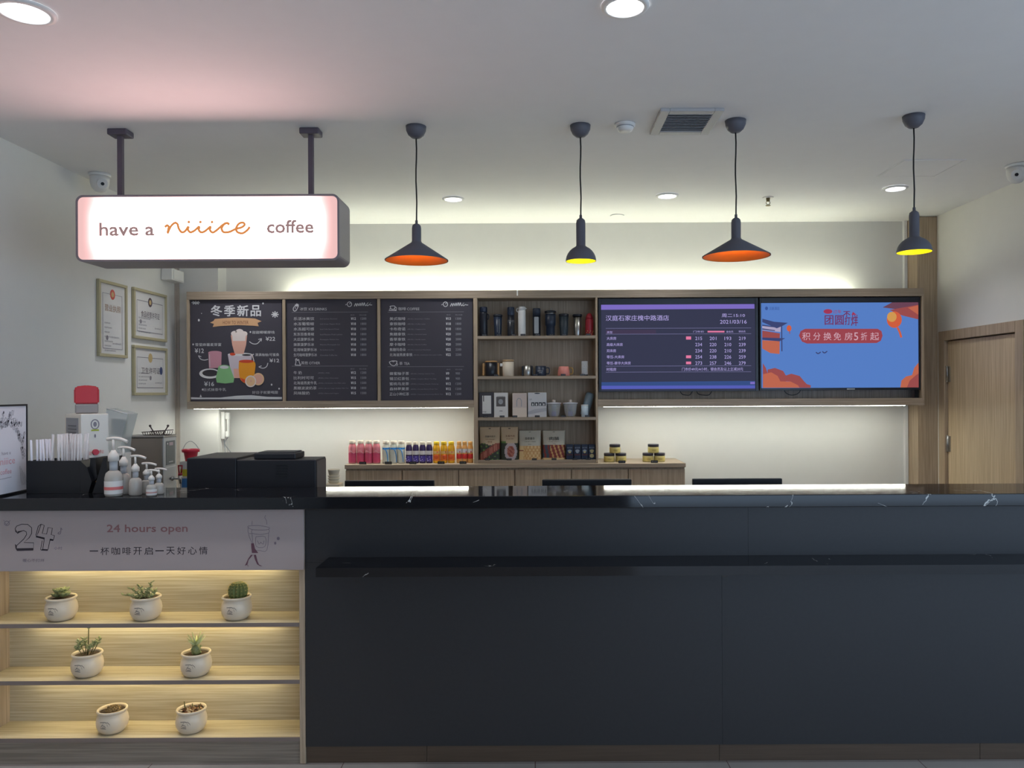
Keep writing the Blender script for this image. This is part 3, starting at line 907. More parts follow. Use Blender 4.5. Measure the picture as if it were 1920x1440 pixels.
# clouds
sh.area(bm, [(118, 820), (150, 870), (180, 960), (180, 1088), (118, 1088)], 1, .0002)
sh.area(bm, [(170, 890), (250, 872), (340, 905), (372, 960), (372, 1088), (170, 1088)], 1, .0003, False)
sh.area(bm, [(120, 940), (210, 920), (280, 960), (310, 1020), (420, 1020), (500, 1060), (520, 1088), (120, 1088)], 0, .0005, False)
sh.area(bm, [(350, 960), (430, 935), (520, 960), (570, 1020), (600, 1050), (640, 1060), (640, 1088), (480, 1088), (420, 1020), (310, 1015)], 1, .0004)
sh.area(bm, [(1820, 810), (1770, 870), (1745, 950), (1680, 965), (1630, 1010), (1618, 1085), (1835, 1085)], 0, .0003); sh.area(bm, [(1790, 950), (1835, 920), (1835, 1085), (1690, 1085), (1720, 1010)], 1, .0004)
sh.area(bm, [(1480, 900), (1600, 850), (1740, 870), (1700, 960), (1620, 1010), (1600, 1080), (1480, 1080)], 4, .0001) if False else None
for cx, cy in ((720, 708), (790, 700)):
    sh.line(bm, [(cx - 22, cy - 8), (cx, cy + 8), (cx + 30, cy - 10)], 12, 2, .0003)
# the banner
sh.area(bm, [(512, 520), (530, 470), (580, 445), (1370, 445), (1412, 470), (1424, 520), (1405, 575), (1360, 600), (600, 606), (545, 585)], 8, .0003)
printed('advert_picture', bm, pal, t, 'cloud, lantern and tower illustration')
bm = new()
sh.text(bm, '积', 548, 485, 635, 570, d=.0008)
for q, a, b in (('分', 668, 745), ('换', 780, 865), ('免', 890, 970), ('房', 1010, 1095), ('5', 1112, 1158), ('折', 1188, 1255), ('起', 1290, 1385)):
    sh.text(bm, q, a, 485, b, 570, d=.0008)
printed('banner_lettering', bm, glow('advert pale lettering', (206, 166, 180), 1.0), t)
bm = new()
for q, a in (('团', (792, 300, 885, 402)), ('圆', (905, 300, 998, 402)), ('不', (995, 255, 1068, 320)), ('打', (1010, 315, 1070, 402)), ('烊', (1080, 295, 1152, 415))):
    sh.text(bm, q, *a, d=.0008, bold=.002)
printed('headline_lettering', bm, glow('advert wine lettering', (112, 50, 96), 1.0), t)
bm = new()
sh.oval(bm, 828, 256, 48, 26, 0, .0006)
sh.text(bm, '过年', 885, 238, 975, 278, 0, .0006); sh.area(bm, [(1085, 295), (1100, 260), (1140, 292)], 0, .0009)
printed('headline_badge', bm, glow('advert crimson', (158, 52, 84), 1.0), t)
bm = new(); sh.text(bm, '汉庭酒店', 185, 205, 300, 240, d=.0005); sh.oval(bm, 158, 222, 16, 20, 0, .0008)
printed('corner_mark', bm, glow('advert dark blue', (54, 84, 150), 1.0), t)
q = [W(1470, 731, TY + .05), W(1474, 737, TY + .05), W(1484, 741, TY + .05), W(1496, 738, TY + .05), W(1502, 730, TY + .05)]
bm = new(); tube(bm, [(p[0], TY + .05, p[1]) for p in smooth_path(q, 4)], .003, 6); obj('power_cable', bm, M_BLACKP, t)
bm = new(); a = W(1588, 729.5, TY - .001); box(bm, a[0], a[0] + .06, TY - .001, TY + .001, a[1] - .004, a[1] + .004); obj('maker_plate', bm, M_STEEL, t)
bm = new(); a = W(1720, 745, TY + .03); box(bm, a[0] - .012, a[0] + .010, TY + .031, TY + .05, a[1] - .002, a[1] + .10); obj('side_bracket', bm, M_BLACKP, t)

# ------------------------------------------------------------------ floating cabinet under the unit
CF, CZ = 5.75, 1.003
CX0, CX1 = W(646, 872, CF)[0], W(1286, 872, CF)[0]
t = thing('floating_cabinet', 'low oak wall cabinet with six doors below the open shelves', 'cabinet', ((CX0 + CX1) / 2, CF, .84))
bm = new(); box(bm, CX0, CX1, CF, YB - .001, CZ - .030, CZ, bev=.002); obj('cabinet_top', bm, M_WOODH, t)
CB = z_at(911, 1286, CF)
bm = new(); box(bm, CX0 + .004, CX1 - .004, CF + .030, YB - .001, CB, CZ - .0305); obj('carcass', bm, M_WOODV, t)
edges = [646, 753, 859.5, 965, 1071.5, 1178, 1285.5]
for a, b in zip(edges, edges[1:]):
    bm = new(); box(bm, W(a, 890, CF)[0] + .005, W(b, 890, CF)[0] - .003, CF + .012, CF + .0295, CB, CZ - .045, bev=.0015); obj('cabinet_door', bm, M_WOODV, t)


# ------------------------------------------------------------------ goods on the shelves
def tagcard(px, py, Y, z, label):
    x = W(px, py, Y)[0]
    if not hasattr(tagcard, 'o'):
        t = thing('price_tag', label, 'price tag', (0, 0, 0), 'black price tags')
        bm = new()
        prism(bm, [(-.026, 0), (.026, 0), (.026, .02), (-.026, .02)], 0, .003); box(bm, -.026, .026, .0032, .02, 0, .002)
        obj('card', bm, M_BLACKP, t)
        bm = new(); text(bm, '¥12.00', -.019, .019, .006, .015, -.0006); printed('lettering', bm, M_CHALKD, t)
        tagcard.o = t
        t.location = (x, Y, z)
    else:
        t = dup(tagcard.o, (x, Y, z), None, label)
    return t


def at_shelf(px, k, Y=5.87):
    return W(px, 700, Y)[0], Y, SHZ[k] + .0006


def hgt(py_top, py_bot, Y=5.87):
    return (py_bot - py_top) * Y / F


M_NAVY = mat('navy enamel', (34, 44, 62), .35)
M_INK = mat('black enamel', (28, 30, 38), .35)


def put(root, px, k, Y=5.87):
    root.location = at_shelf(px, k, Y)
    return root


# top shelf: flasks and tumblers
t = thing('vacuum_flask', 'tall black flask with side handle, first on the top shelf beside the menu', 'flask', group='flasks and tumblers on the top shelf')
bm = new(); lathe(bm, [(.029, 0), (.031, .004), (.031, .175), (.028, .185)]); obj('flask_body', bm, M_INK, t)
bm = new(); lathe(bm, [(.028, .1855), (.030, .189), (.030, .220), (.027, .225)]); obj('flask_cap', bm, M_NAVY, t)
bm = new(); tube(bm, smooth_path([(.030, 0, .17), (.040, 0, .165), (.040, 0, .14), (.031, 0, .13)], 4), .004, 8); obj('carry_loop', bm, M_INK, t)
put(t, 907, 0)
t = thing('travel_tumbler', 'navy tumbler tapering to its base, second on the top shelf', 'tumbler', group='flasks and tumblers on the top shelf')
bm = new(); lathe(bm, [(.025, 0), (.026, .003), (.033, .150)]); obj('tumbler_body', bm, M_NAVY, t)
bm = new(); lathe(bm, [(.0345, .1505), (.036, .153), (.036, .164), (.030, .168)]); obj('tumbler_lid', bm, M_INK, t)
bm = new(); box(bm, -.004, -.002, -.0335, -.029, .03, .12); box(bm, .010, .013, -.0335, -.027, .02, .13); obj('steel_trim', bm, M_STEEL, t)
put(t, 934, 0)
t = thing('vacuum_flask', 'slim black flask with two pale rings, third on the top shelf', 'flask', group='flasks and tumblers on the top shelf')
bm = new(); lathe(bm, [(.027, 0), (.028, .004), (.028, .160)]); obj('flask_body', bm, M_INK, t)
bm = new(); lathe(bm, [(.0275, .1605), (.028, .163), (.028, .218), (.025, .223)]); obj('flask_cap', bm, M_NAVY, t)
bm = new(); lathe(bm, [(.0284, .108), (.0284, .111)]); lathe(bm, [(.0284, .120), (.0284, .122)]); obj('ring_trim', bm, M_GREY, t)
put(t, 958.5, 0)
t = thing('vacuum_flask', 'white flask with slanted top and finger ring on the top shelf', 'flask', group='flasks and tumblers on the top shelf')
bm = new(); lathe(bm, [(.027, 0), (.029, .004), (.029, .19), (.0285, .196)]); obj('flask_body', bm, M_WHITE, t)
bm = new(); lathe(bm, [(.028, .1965), (.028, .205)], cap1=False); r0 = [(.028, .2055), (.026, .226)]; lathe(bm, r0); tube(bm, [(.01, 0, .222), (.036, 0, .210)], [.008, .004], 8); obj('spout_lid', bm, M_WHITE, t)
bm = new(); tube(bm, smooth_path([(-.027, 0, .215), (-.038, 0, .212), (-.040, 0, .195), (-.0295, 0, .186)], 4), .0035, 8); obj('finger_ring', bm, M_WHITE, t)
put(t, 979, 0)
t = thing('vacuum_flask', 'black flask with a tall steel window, centre of the top shelf', 'flask', group='flasks and tumblers on the top shelf')
bm = new(); lathe(bm, [(.027, 0), (.030, .004), (.030, .150)]); obj('flask_body', bm, M_INK, t)
bm = new(); lathe(bm, [(.030, .1505), (.030, .208), (.027, .213)]); obj('flask_cap', bm, M_NAVY, t)
bm = new(); prism(bm, rrect(-.018, .016, .02, .146, .006), -.0315, -.024); obj('steel_window', bm, M_STEEL, t)
put(t, 1006.5, 0)
t = thing('travel_mug', 'large dark mug with steel collar, lid and straw on the top shelf', 'travel mug', group='flasks and tumblers on the top shelf')
bm = new(); lathe(bm, [(.031, 0), (.032, .004), (.033, .075), (.040, .085), (.042, .166)]); obj('mug_body', bm, M_NAVY, t)
bm = new(); lathe(bm, [(.0395, .1665), (.0395, .178)]); obj('steel_collar', bm, M_STEEL, t)
bm = new(); lathe(bm, [(.044, .1785), (.045, .181), (.045, .190), (.036, .194)]); obj('mug_lid', bm, M_INK, t)
bm = new(); tube(bm, [(.006, 0, .1945), (.006, 0, .214)], .004, 8); obj('straw', bm, M_STEEL, t)
put(t, 1032.5, 0)
t = thing('travel_tumbler', 'wide dark tumbler beside the mug with a straw, top shelf', 'tumbler', group='flasks and tumblers on the top shelf')
bm = new(); lathe(bm, [(.028, 0), (.029, .003), (.037, .150)]); obj('tumbler_body', bm, mat('slate enamel', (40, 50, 58), .4), t)
bm = new(); lathe(bm, [(.038, .1505), (.039, .153), (.039, .166), (.034, .170)]); obj('tumbler_lid', bm, M_INK, t)
put(t, 1057.5, 0)
t = thing('travel_tumbler', 'steel tumbler with black lid, next to the red bottle on the top shelf', 'tumbler', group='flasks and tumblers on the top shelf')
bm = new(); lathe(bm, [(.023, 0), (.024, .003), (.031, .148)]); obj('tumbler_body', bm, M_STEEL, t)
bm = new(); lathe(bm, [(.0345, .1485), (.037, .151), (.037, .163), (.032, .167)]); obj('tumbler_lid', bm, M_INK, t)
put(t, 1083, 0)
t = thing('water_bottle', 'red bottle with domed top and gold pattern, last on the top shelf', 'bottle', group='flasks and tumblers on the top shelf')
bm = new(); lathe(bm, [(.029, 0), (.031, .004), (.031, .120), (.029, .128)]); obj('bottle_body', bm, mat('red enamel', (158, 34, 48), .4), t)
bm = new(); lathe(bm, [(.0285, .1285), (.027, .145), (.021, .162), (.012, .172), (.004, .175)]); obj('bottle_cap', bm, MATS['red enamel'], t)
bm = new()
for k in range(9):
    a = -2.6 + .25 * k
    blob(bm, (.0312 * math.cos(a), .0312 * math.sin(a), .012 + .012 * (k % 3)), (.004, .004, .004), u=8, v=6)
obj('gold_pattern', bm, mat('gold print', (196, 160, 96), .5), t)
put(t, 1105.5, 0)


def handle(bm, x, z0, z1, out, r, y=0):
    tube(bm, smooth_path([(x, y, z1), (x + out * .8, y, z1), (x + out, y, (z0 + z1) / 2), (x + out * .8, y, z0), (x, y, z0)], 5), r, 8)


# second shelf: mugs
M_OAK = mat('pale wood', (186, 142, 92), .5)
t = thing('coffee_mug', 'black mug with wooden lid and wooden side grips on the mug shelf', 'mug', group='mugs on the second shelf')
bm = new(); lathe(bm, [(.042, 0), (.044, .003), (.044, .106), (.041, .106), (.041, .1)]); obj('mug_body', bm, M_INK, t)
bm = new(); lathe(bm, [(.0455, .1065), (.047, .109), (.047, .114), (.043, .117)]); obj('mug_lid', bm, M_OAK, t)
bm = new(); box(bm, -.066, -.050, -.008, .008, .006, .100, bev=.004); tube(bm, [(-.052, 0, .03), (-.0435, 0, .03)], .003); tube(bm, [(-.052, 0, .08), (-.0435, 0, .08)], .003); obj('wooden_grip', bm, M_OAK, t)
bm = new(); box(bm, .048, .062, -.008, .008, .006, .100, bev=.004); tube(bm, [(.05, 0, .03), (.0435, 0, .03)], .003); obj('wooden_grip', bm, M_OAK, t)
put(t, 921, 1)
t = thing('coffee_mug', 'beige straight mug with pale lid beside the wood-gripped mug', 'mug', group='mugs on the second shelf')
bm = new(); lathe(bm, [(.041, 0), (.043, .003), (.043, .110)]); obj('mug_body', bm, mat('beige ceramic', (206, 192, 172), .45), t)
bm = new(); lathe(bm, [(.0435, .1105), (.0435, .122), (.039, .126)]); obj('mug_lid', bm, mat('tan wood lid', (170, 140, 104), .5), t)
bm = new(); box(bm, -.062, -.0435, -.008, .008, .075, .098, bev=.003); obj('tag_handle', bm, M_WHITE, t)
put(t, 953, 1)
t = thing('steel_cup', 'polished steel cup with two dark bands on the mug shelf', 'cup', group='mugs on the second shelf')
bm = new(); lathe(bm, [(.030, 0), (.032, .003), (.034, .080)]); obj('cup_body', bm, M_STEEL, t)
for a in (-1, 1):
    bm = new(); box(bm, a * .037 - .006, a * .037 + .006, -.014, .014, .002, .076, bev=.003); obj('side_grip', bm, M_INK, t)
put(t, 989, 1)
t = thing('coffee_mug', 'navy enamel mug with small white writing on the mug shelf', 'mug', group='mugs on the second shelf')
bm = new(); lathe(bm, [(.039, 0), (.041, .003), (.041, .076), (.038, .076), (.038, .07)]); obj('mug_body', bm, M_NAVY, t)
bm = new(); handle(bm, .040, .018, .062, .026, .004); obj('mug_handle', bm, M_NAVY, t)
bm = new(); text(bm, 'niiice', -.022, .014, .034, .044, -.0418); text(bm, 'coffee', -.016, .010, .022, .029, -.0418); printed('lettering', bm, M_CHALK, t)
put(t, 1014, 1)
t = thing('coffee_mug', 'pink flared mug with gold handle on the mug shelf', 'mug', group='mugs on the second shelf')
bm = new(); lathe(bm, [(.045, 0), (.047, .004), (.044, .04), (.037, .072), (.034, .072), (.036, .06)]); obj('mug_body', bm, mat('pink ceramic', (216, 134, 122), .4), t)
bm = new(); handle(bm, .040, .016, .060, .030, .0045); obj('mug_handle', bm, mat('gold metal', (178, 142, 78), .35, .9), t)
put(t, 1057, 1)
t = thing('drinking_glass', 'tall clear ribbed glass at the end of the mug shelf', 'glass', group='mugs on the second shelf')
bm = new()
for k in range(12):
    pass
lathe(bm, [(.024, 0), (.025, .004), (.026, .112), (.023, .112), (.022, .008)]); obj('glass_body', bm, M_GLASS, t)
bm = new(); lathe(bm, [(.027, .0004), (.027, .010)]); obj('glass_base', bm, M_INK, t)
put(t, 1096, 1)


def carton(name, label, cat, w, h, d, body, group):
    t = thing(name, label, cat, group=group)
    bm = new(); box(bm, -w / 2, w / 2, 0, d, 0, h, bev=.0015); obj('carton', bm, body, t)
    return t


G3 = 'boxed goods on the third shelf'
YS = 5.84
k_ = YS / F
t = carton('gift_box', 'dark boxed gift with white front label, first on the third shelf', 'box', 27 * k_, 47 * k_, .06, mat('charcoal card', (66, 62, 66), .6), G3)
bm = new(); flat(bm, [(-.030, .028), (.037, .028), (.037, .165), (-.030, .165)], -.0008, 0); stroke(bm, [(-.02, .12), (-.02, .165)], .006, -.0012, 1); text(bm, 'LOGO' if False else 'cup', -.028, .0, .035, .045, -.0012, 1)
printed('front_label', bm, [mat('white card', (212, 208, 202), .6), M_INK], t); put(t, 911.5, 2, YS)
t = carton('gift_box', 'white gift box printed with a dark square picture on the third shelf', 'box', 26 * k_, 46 * k_, .06, MATS['white card'], G3)
bm = new(); flat(bm, [(-.036, .082), (.034, .082), (.034, .155), (-.036, .155)], -.0008, 0); text(bm, 'HIGH', -.026, .026, .155, .162, -.0008, 0); flat(bm, oval(-.002, .118, .018, .02), -.0012, 1); stroke(bm, [(-.012, .048), (.012, .048)], .004, -.0008, 0)
printed('front_label', bm, [mat('photo print grey', (92, 86, 84), .6), M_GREY], t); put(t, 939, 2, YS)
t = carton('gift_box', 'cream gift box with an outlined mug picture on the third shelf', 'box', 27 * k_, 45 * k_, .06, mat('cream card', (214, 198, 182), .6), G3)
bm = new(); flat(bm, [(-.050, .072), (.052, .072), (.052, .178), (-.050, .178)], -.0007, 0)
stroke(bm, [(-.022, .08), (-.022, .125), (-.012, .142), (.004, .142), (.014, .125), (.014, .08)], .006, -.0012, 1)
printed('front_label', bm, [mat('rosy card', (200, 182, 172), .6), M_GREY], t); put(t, 974, 2, YS)
t = carton('gift_box', 'wide grey gift box with a row of small pictures on the third shelf', 'box', 35 * k_, 46 * k_, .06, mat('pale grey card', (196, 194, 194), .6), G3)
bm = new()
for k in range(4):
    x = -.045 + .028 * k
    flat(bm, [(x, .085), (x + .024, .085), (x + .024, .112), (x, .112)], -.0008, 0); flat(bm, [(x + .007, .088), (x + .016, .088), (x + .016, .104), (x + .007, .104)], -.0012, 1)
flat(bm, [(-.07, .02), (.07, .045), (.07, .07), (-.02, .06), (-.07, .04)], -.0007, 2); flat(bm, oval(.0, .180, .022, .004), -.0008, 0); text(bm, 'CUP', -.06, -.042, .128, .140, -.0008, 0)
printed('front_label', bm, [M_INK, M_WHITE, mat('silver print', (172, 172, 176), .5)], t); put(t, 1007, 2, YS)
for px, lab in ((1038, 'clear bowl cup with pale knob lid and blue insert, beside the wide grey box'), (1069, 'clear bowl cup with pale knob lid and blue insert, beside the leaning grey bottle')):
    t = thing('lidded_glass', lab, 'glass cup', group=G3)
    bm = new(); lathe(bm, [(.030, 0), (.042, .02), (.052, .085), (.055, .1), (.053, .1), (.040, .022), (.028, .004)]); obj('glass_bowl', bm, M_GLASS, t)
    bm = new(); lathe(bm, [(.057, .1005), (.058, .106), (.02, .110)]); obj('glass_lid', bm, mat('frosted lid', (205, 205, 210), .3), t)
    bm = new(); lathe(bm, [(.010, .1105), (.014, .114), (.013, .128), (.006, .132)], seg=16); obj('lid_knob', bm, mat('ivory knob', (222, 206, 192), .5), t)
    bm = new(); lathe(bm, [(.018, .006), (.019, .04)]); obj('blue_insert', bm, mat('blue insert', (64, 60, 150), .4), t)
    bm = new(); lathe(bm, [(.0175, .0405), (.0175, .092)]); obj('inner_sleeve', bm, mat('slate sleeve', (120, 130, 158), .4, alpha=.7), t)
    put(t, px, 2, 5.88)
t = thing('water_bottle', 'tilted grey-blue bottle with frosted cap at the end of the third shelf', 'bottle', group=G3)
M_FOG = mat('grey blue plastic', (122, 140, 150), .45)
bm = new(); lathe(bm, [(.030, 0), (.032, .006), (.034, .155), (.030, .172), (.018, .180)]); obj('bottle_body', bm, M_FOG, t)
t.rotation_euler = (0, .28, 0)
put(t, 1095, 2, 5.9); t.location.z += .010
t = thing('frosted_cup', 'small frosted cup in front of the tilted grey-blue bottle', 'cup', group=G3)
bm = new(); lathe(bm, [(.024, 0), (.026, .003), (.027, .085)]); obj('cup_body', bm, mat('frosted plastic', (176, 190, 198), .5), t)
bm = new(); lathe(bm, [(.028, .0855), (.028, .092)]); obj('cup_rim', bm, M_WHITE, t)
put(t, 1096, 2, 5.835)

# bottom shelf: snack pouches and small packs
G4 = 'snack packs on the bottom shelf'
M_KRAFT = mat('kraft paper', (192, 168, 136), .7)


def pouch(label, w, h, depth, mats, fn, mark):
    t = thing('snack_pouch', label, 'snack pouch', group=G4)
    bm = new()
    NX, NZ = 24, 34
    for side in (-1, 1):
        g = []
        for j in range(NZ + 1):
            v = j / NZ
            row = []
            for i in range(NX + 1):
                u = i / NX
                prof = max(0, 1 - (2 * u - 1) ** 2) ** .6 * (min(1, (1 - v) * 2.2) ** .8) * (.62 + .38 * (1 - v))
                row.append(bm.verts.new(((u - .5) * w * (1 - .03 * (1 - abs(2 * v - 1))), depth / 2 + side * depth / 2 * prof, v * h)))
            g.append(row)
        for j in range(NZ):
            for i in range(NX):
                f = bm.faces.new((g[j][i], g[j][i + 1], g[j + 1][i + 1], g[j + 1][i]))
                f.smooth = True
                f.material_index = fn((i + .5) / NX, (j + .5) / NZ) if side < 0 else 0
    bmesh.ops.remove_doubles(bm, verts=bm.verts, dist=.0004)
    obj('pouch_body', bm, mats, t)
    bm = new()
    for s, u0, u1, v0, v1, mi in mark:
        text(bm, s, (u0 - .5) * w, (u1 - .5) * w, v0 * h, v1 * h, -.004, mi)
    printed('lettering', bm, [M_INK, M_CHALK, mat('brown ink', (112, 70, 48), .6)], t)
    bm = new(); box(bm, -.008, .008, depth / 2 - .0035, depth / 2 - .0015, h - .018, h - .012); obj('hang_hole', bm, M_INK, t)
    return t


P1 = [M_KRAFT, mat('dark leaf print', (58, 62, 50), .6), mat('meat print', (142, 74, 60), .6), mat('pale meat print', (186, 122, 100), .6), mat('leaf print', (98, 128, 66), .6), mat('plate print', (176, 160, 160), .6)]


def f1(u, v):
    if v > .47 + .03 * math.sin(u * 9):
        return 0
    d = abs(v - (.05 + .42 * u)) / .13
    if d < 1:
        return 3 if int(u * 30) % 3 == 0 and d < .7 else 2
    return 4 if math.sin(u * 23) * math.cos(v * 31) > .6 else 1


def f2(u, v):
    if v > .50:
        return 4 if u < .3 and v < .56 else 0
    r = math.hypot(u - .58, (v - .25) * 1.25)
    return 2 if r < .22 and int(u * 30 + v * 40) % 3 else 3 if r < .22 else 5 if r < .36 else 1


P3 = [mat('silvery pouch', (184, 178, 160), .4), mat('tan snack print', (196, 150, 96), .6), mat('pale snack print', (214, 182, 130), .6), mat('snack red print', (128, 52, 44), .6), mat('snack slate print', (66, 74, 84), .6)]


def f3(u, v):
    if v > .47:
        return 0
    if u < .22:
        return 3 if v > .3 and int(v * 40) % 4 == 0 else 2
    return 1 if math.sin(u * 40) * math.sin(v * 34) > -.1 else 2


def f4(u, v):
    if v > .50:
        return 0
    if v < .05:
        return 2
    if u < .35:
        return 4 if math.sin(u * 30 + v * 8) > -.3 else 3
    return 3 if math.sin((u + v * .4) * 34) > -.35 else 1


t = pouch('kraft pouch of dried meat with a whole strip pictured, first on the bottom shelf', 39 * k_, 62 * k_, .05, P1, f1, [('手撕牛肉干', .28, .78, .68, .74, 0), ('HAND-TORN BEEF', .30, .74, .61, .635, 2), ('原味', .40, .62, .52, .57, 2)])
put(t, 917.5, 3, YS)
t = pouch('kraft pouch with a round plate of meat pictured, second on the bottom shelf', 33 * k_, 62 * k_, .05, P1, f2, [('五香牛肉', .28, .80, .69, .75, 2), ('SPICED BEEF', .32, .74, .62, .645, 2)])
put(t, 954.5, 3, YS)
t = pouch('silvery snack pouch with golden crisps pictured on the bottom shelf', 42 * k_, 55 * k_, .05, P3, f3, [('香脆薯条', .28, .72, .68, .77, 0), ('CRISPY FRIES', .26, .76, .60, .63, 0), ('88g', .42, .56, .51, .54, 0)])
put(t, 993, 3, YS)
t = pouch('silvery snack pouch with dark red sausages pictured on the bottom shelf', 43 * k_, 55 * k_, .05, P3, f4, [('肉脯', .30, .72, .66, .78, 0), ('PORK JERKY', .28, .74, .59, .62, 0), ('70g', .44, .58, .52, .55, 0)])
put(t, 1038, 3, YS)
M_PK = [mat('navy pack', (34, 46, 68), .5), mat('navy pack pale print', (150, 160, 172), .5), mat('navy pack cream print', (190, 178, 130), .5), mat('navy pack maroon print', (88, 44, 50), .5)]
for i, (px, wpx, lab) in enumerate(((1067.5, 13, 'small navy snack pack beside the sausage pouch'), (1082, 13, 'small navy snack pack with pale dish picture, second of the four'), (1095.5, 12, 'small navy snack pack with green print, third of the four'), (1109, 13, 'small navy snack pack with cream flower print, last on the bottom shelf'))):
    t = thing('snack_pack', lab, 'snack pack', group=G4)
    w, h = wpx * k_, 28 * k_
    bm = new(); box(bm, -w / 2, w / 2, 0, .045, 0, h, bev=.003); obj('pack_body', bm, M_PK[0], t)
    bm = new()
    flat(bm, oval(0, h * .58, w * .30, h * .09), -.0008, 1 if i < 3 else 2); flat(bm, oval(0, h * .50, w * .2, h * .08), -.0011, 2 if i != 1 else 1); flat(bm, [(-w * .42, h * .28), (w * .42, h * .28), (w * .42, h * .36), (-w * .42, h * .36)], -.0008, 3)
    if i == 3:
        flat(bm, oval(0, h * .24, w * .3, h * .13), -.0012, 2)
    text(bm, '每日坚果', -w * .36, w * .36, h * .74, h * .84, -.0008, 1)
    printed('pack_print', bm, M_PK[1:] and [M_PK[0]] + M_PK[1:], t)
    put(t, px, 3, YS)

# ---- juice bottles on the cabinet
YJ = 5.87


def juice(label, kind, h, r, cap, body, bands):
    t = thing('juice_bottle', label, 'bottle', group='juice bottles on the oak cabinet')
    bm = new()
    lathe(bm, [(r * .9, 0), (r, .006), (r, h * .68), (r * .95, h * .75), (r * .76, h * .83), (r * .74, h * .86)], seg=24); obj('bottle_body', bm, body, t)
    bm = new(); lathe(bm, [(r * .78, h * .8605), (r * .80, h * .87), (r * .80, h * .985), (r * .72, h)], seg=20); obj('bottle_cap', bm, cap, t)
    if bands:
        bm = new()
        for z0, z1, mi in bands:
            lathe(bm, [(r * 1.012, z0 * h), (r * 1.012, z1 * h)], seg=24, mi=mi, cap0=False, cap1=False)
        return t, bm
    return t, None


J = {}
pinkb, pinkd = mat('pink juice', (226, 132, 140), .3), mat('rose label', (206, 74, 108), .45)
ordn = ('first', 'second', 'third', 'fourth')
spec = []
# kind, pixel x of each, height px, radius px, cap, body, (label mats, bands), decal colour, wording
M_CAPW = mat('cap cream', (222, 208, 188), .45)
kinds = {
    'pink': ([661, 676.5, 691.5, 706], 43, 7.3, M_CAPW, pinkb, [pinkd], [(.06, .46, 0)], 'pink juice bottle with rose label'),
    'blue': ([724, 738.3, 752.5], 42, 6.9, M_CAPW, mat('cloudy coconut drink', (206, 206, 192), .3), [mat('sky blue label', (64, 148, 216), .45), mat('pale label', (204, 204, 190), .5)], [(.62, .70, 0), (.05, .50, 1)], 'white bottle with sky blue shoulder'),
    'plum': ([767, 779.7, 792.4, 805], 40, 6.1, M_CAPW, mat('purple juice', (62, 44, 86), .3), [mat('grape label', (84, 70, 156), .45), mat('white label', (224, 216, 214), .5)], [(.08, .34, 0), (.40, .58, 1)], 'dark purple juice bottle with white label'),
    'gold': ([818.6, 832.4, 846.2], 40, 6.7, mat('yellow cap', (238, 196, 40), .45), mat('yellow juice', (240, 176, 32), .3), [mat('orange label', (234, 120, 44), .45), mat('pale orange label', (238, 190, 120), .5)], [(.12, .40, 0), (.44, .56, 1)], 'yellow juice bottle with orange label'),
    'red': ([861, 871.6, 882], 40, 5.1, mat('orange cap', (228, 170, 96), .45), mat('orange juice', (236, 172, 96), .3), [mat('red label', (216, 52, 52), .45), MATS['white label']], [(.20, .42, 0), (.48, .66, 1)], 'orange juice bottle with red fruit label')}
where = {'pink': ('at the open end of the row', 'second from the open end', 'third from the open end', 'touching the white ones'),
         'blue': ('next to the pink ones', 'in the middle of the three', 'next to the purple ones'),
         'plum': ('next to the white ones', 'second from the white ones', 'second from the yellow ones', 'next to the yellow ones'),
         'gold': ('next to the purple ones', 'in the middle of the three', 'next to the red-labelled ones'),
         'red': ('next to the yellow ones', 'in the middle of the three', 'against the shelf upright')}
for kd, (xs, hp, rp, cap, body, lm, bands, word) in kinds.items():
    t, bm = juice(word + ', ' + where[kd][0], kd, hp * YJ / F, rp * YJ / F, cap, body, bands)
    h, r = hp * YJ / F, rp * YJ / F
    obj('bottle_label', bm, lm, t)
    bm = new()
    if kd == 'pink':
        for k in range(7):
            a = -PI / 2 + (-.5 + k / 6) * 1.5
            blob(bm, (r * 1.01 * math.cos(a), r * 1.01 * math.sin(a), h * (.50 + .05 * math.sin(k * .9))), (.004, .003, .0025), u=6, v=5)
    elif kd == 'plum':
        for k in range(8):
            a = -PI / 2 + random.uniform(-.9, .9)
            blob(bm, (r * 1.01 * math.cos(a), r * 1.01 * math.sin(a), h * random.uniform(.08, .34)), (.003, .003, .003), u=6, v=5)
    elif kd == 'blue':
        tube(bm, smooth_path([(-r * .3, -r * .98, h * .66), (r * .25, -r * 1.0, h * .55), (r * .55, -r * .86, h * .30), (r * .6, -r * .82, h * .06)], 4), .0035, 6)
    else:
        a = -PI / 2
        blob(bm, (0, -r * .92, h * .30), (r * .62, r * .2, h * .12), u=12, v=8)
        blob(bm, (r * .3, -r * .95, h * .52), (.004, .003, .008), u=6, v=5)
    obj('label_print', bm, {'pink': mat('pale pink print', (232, 176, 184), .5), 'plum': mat('lilac print', (190, 180, 220), .5), 'blue': lm[0], 'gold': mat('deep orange print', (226, 96, 44), .5), 'red': lm[0]}[kd], t)
    t.location = (W(xs[0], 860, YJ)[0], YJ, CZ + .0006)
    for k, px in enumerate(xs[1:], 1):
        dup(t, (W(px, 860, YJ)[0], YJ, CZ + .0006), .3 * (k % 2), word + ', ' + where[kd][k])
for px, lab in ((680, 'small black price tag in front of the pink juice bottles'), (728, 'small black price tag in front of the white bottles'), (774, 'small black price tag in front of the purple bottles'), (827, 'small black price tag in front of the yellow bottles'), (868, 'small black price tag in front of the red-labelled bottles')):
    tagcard(px, 866, 5.78, CZ + .0005, lab)
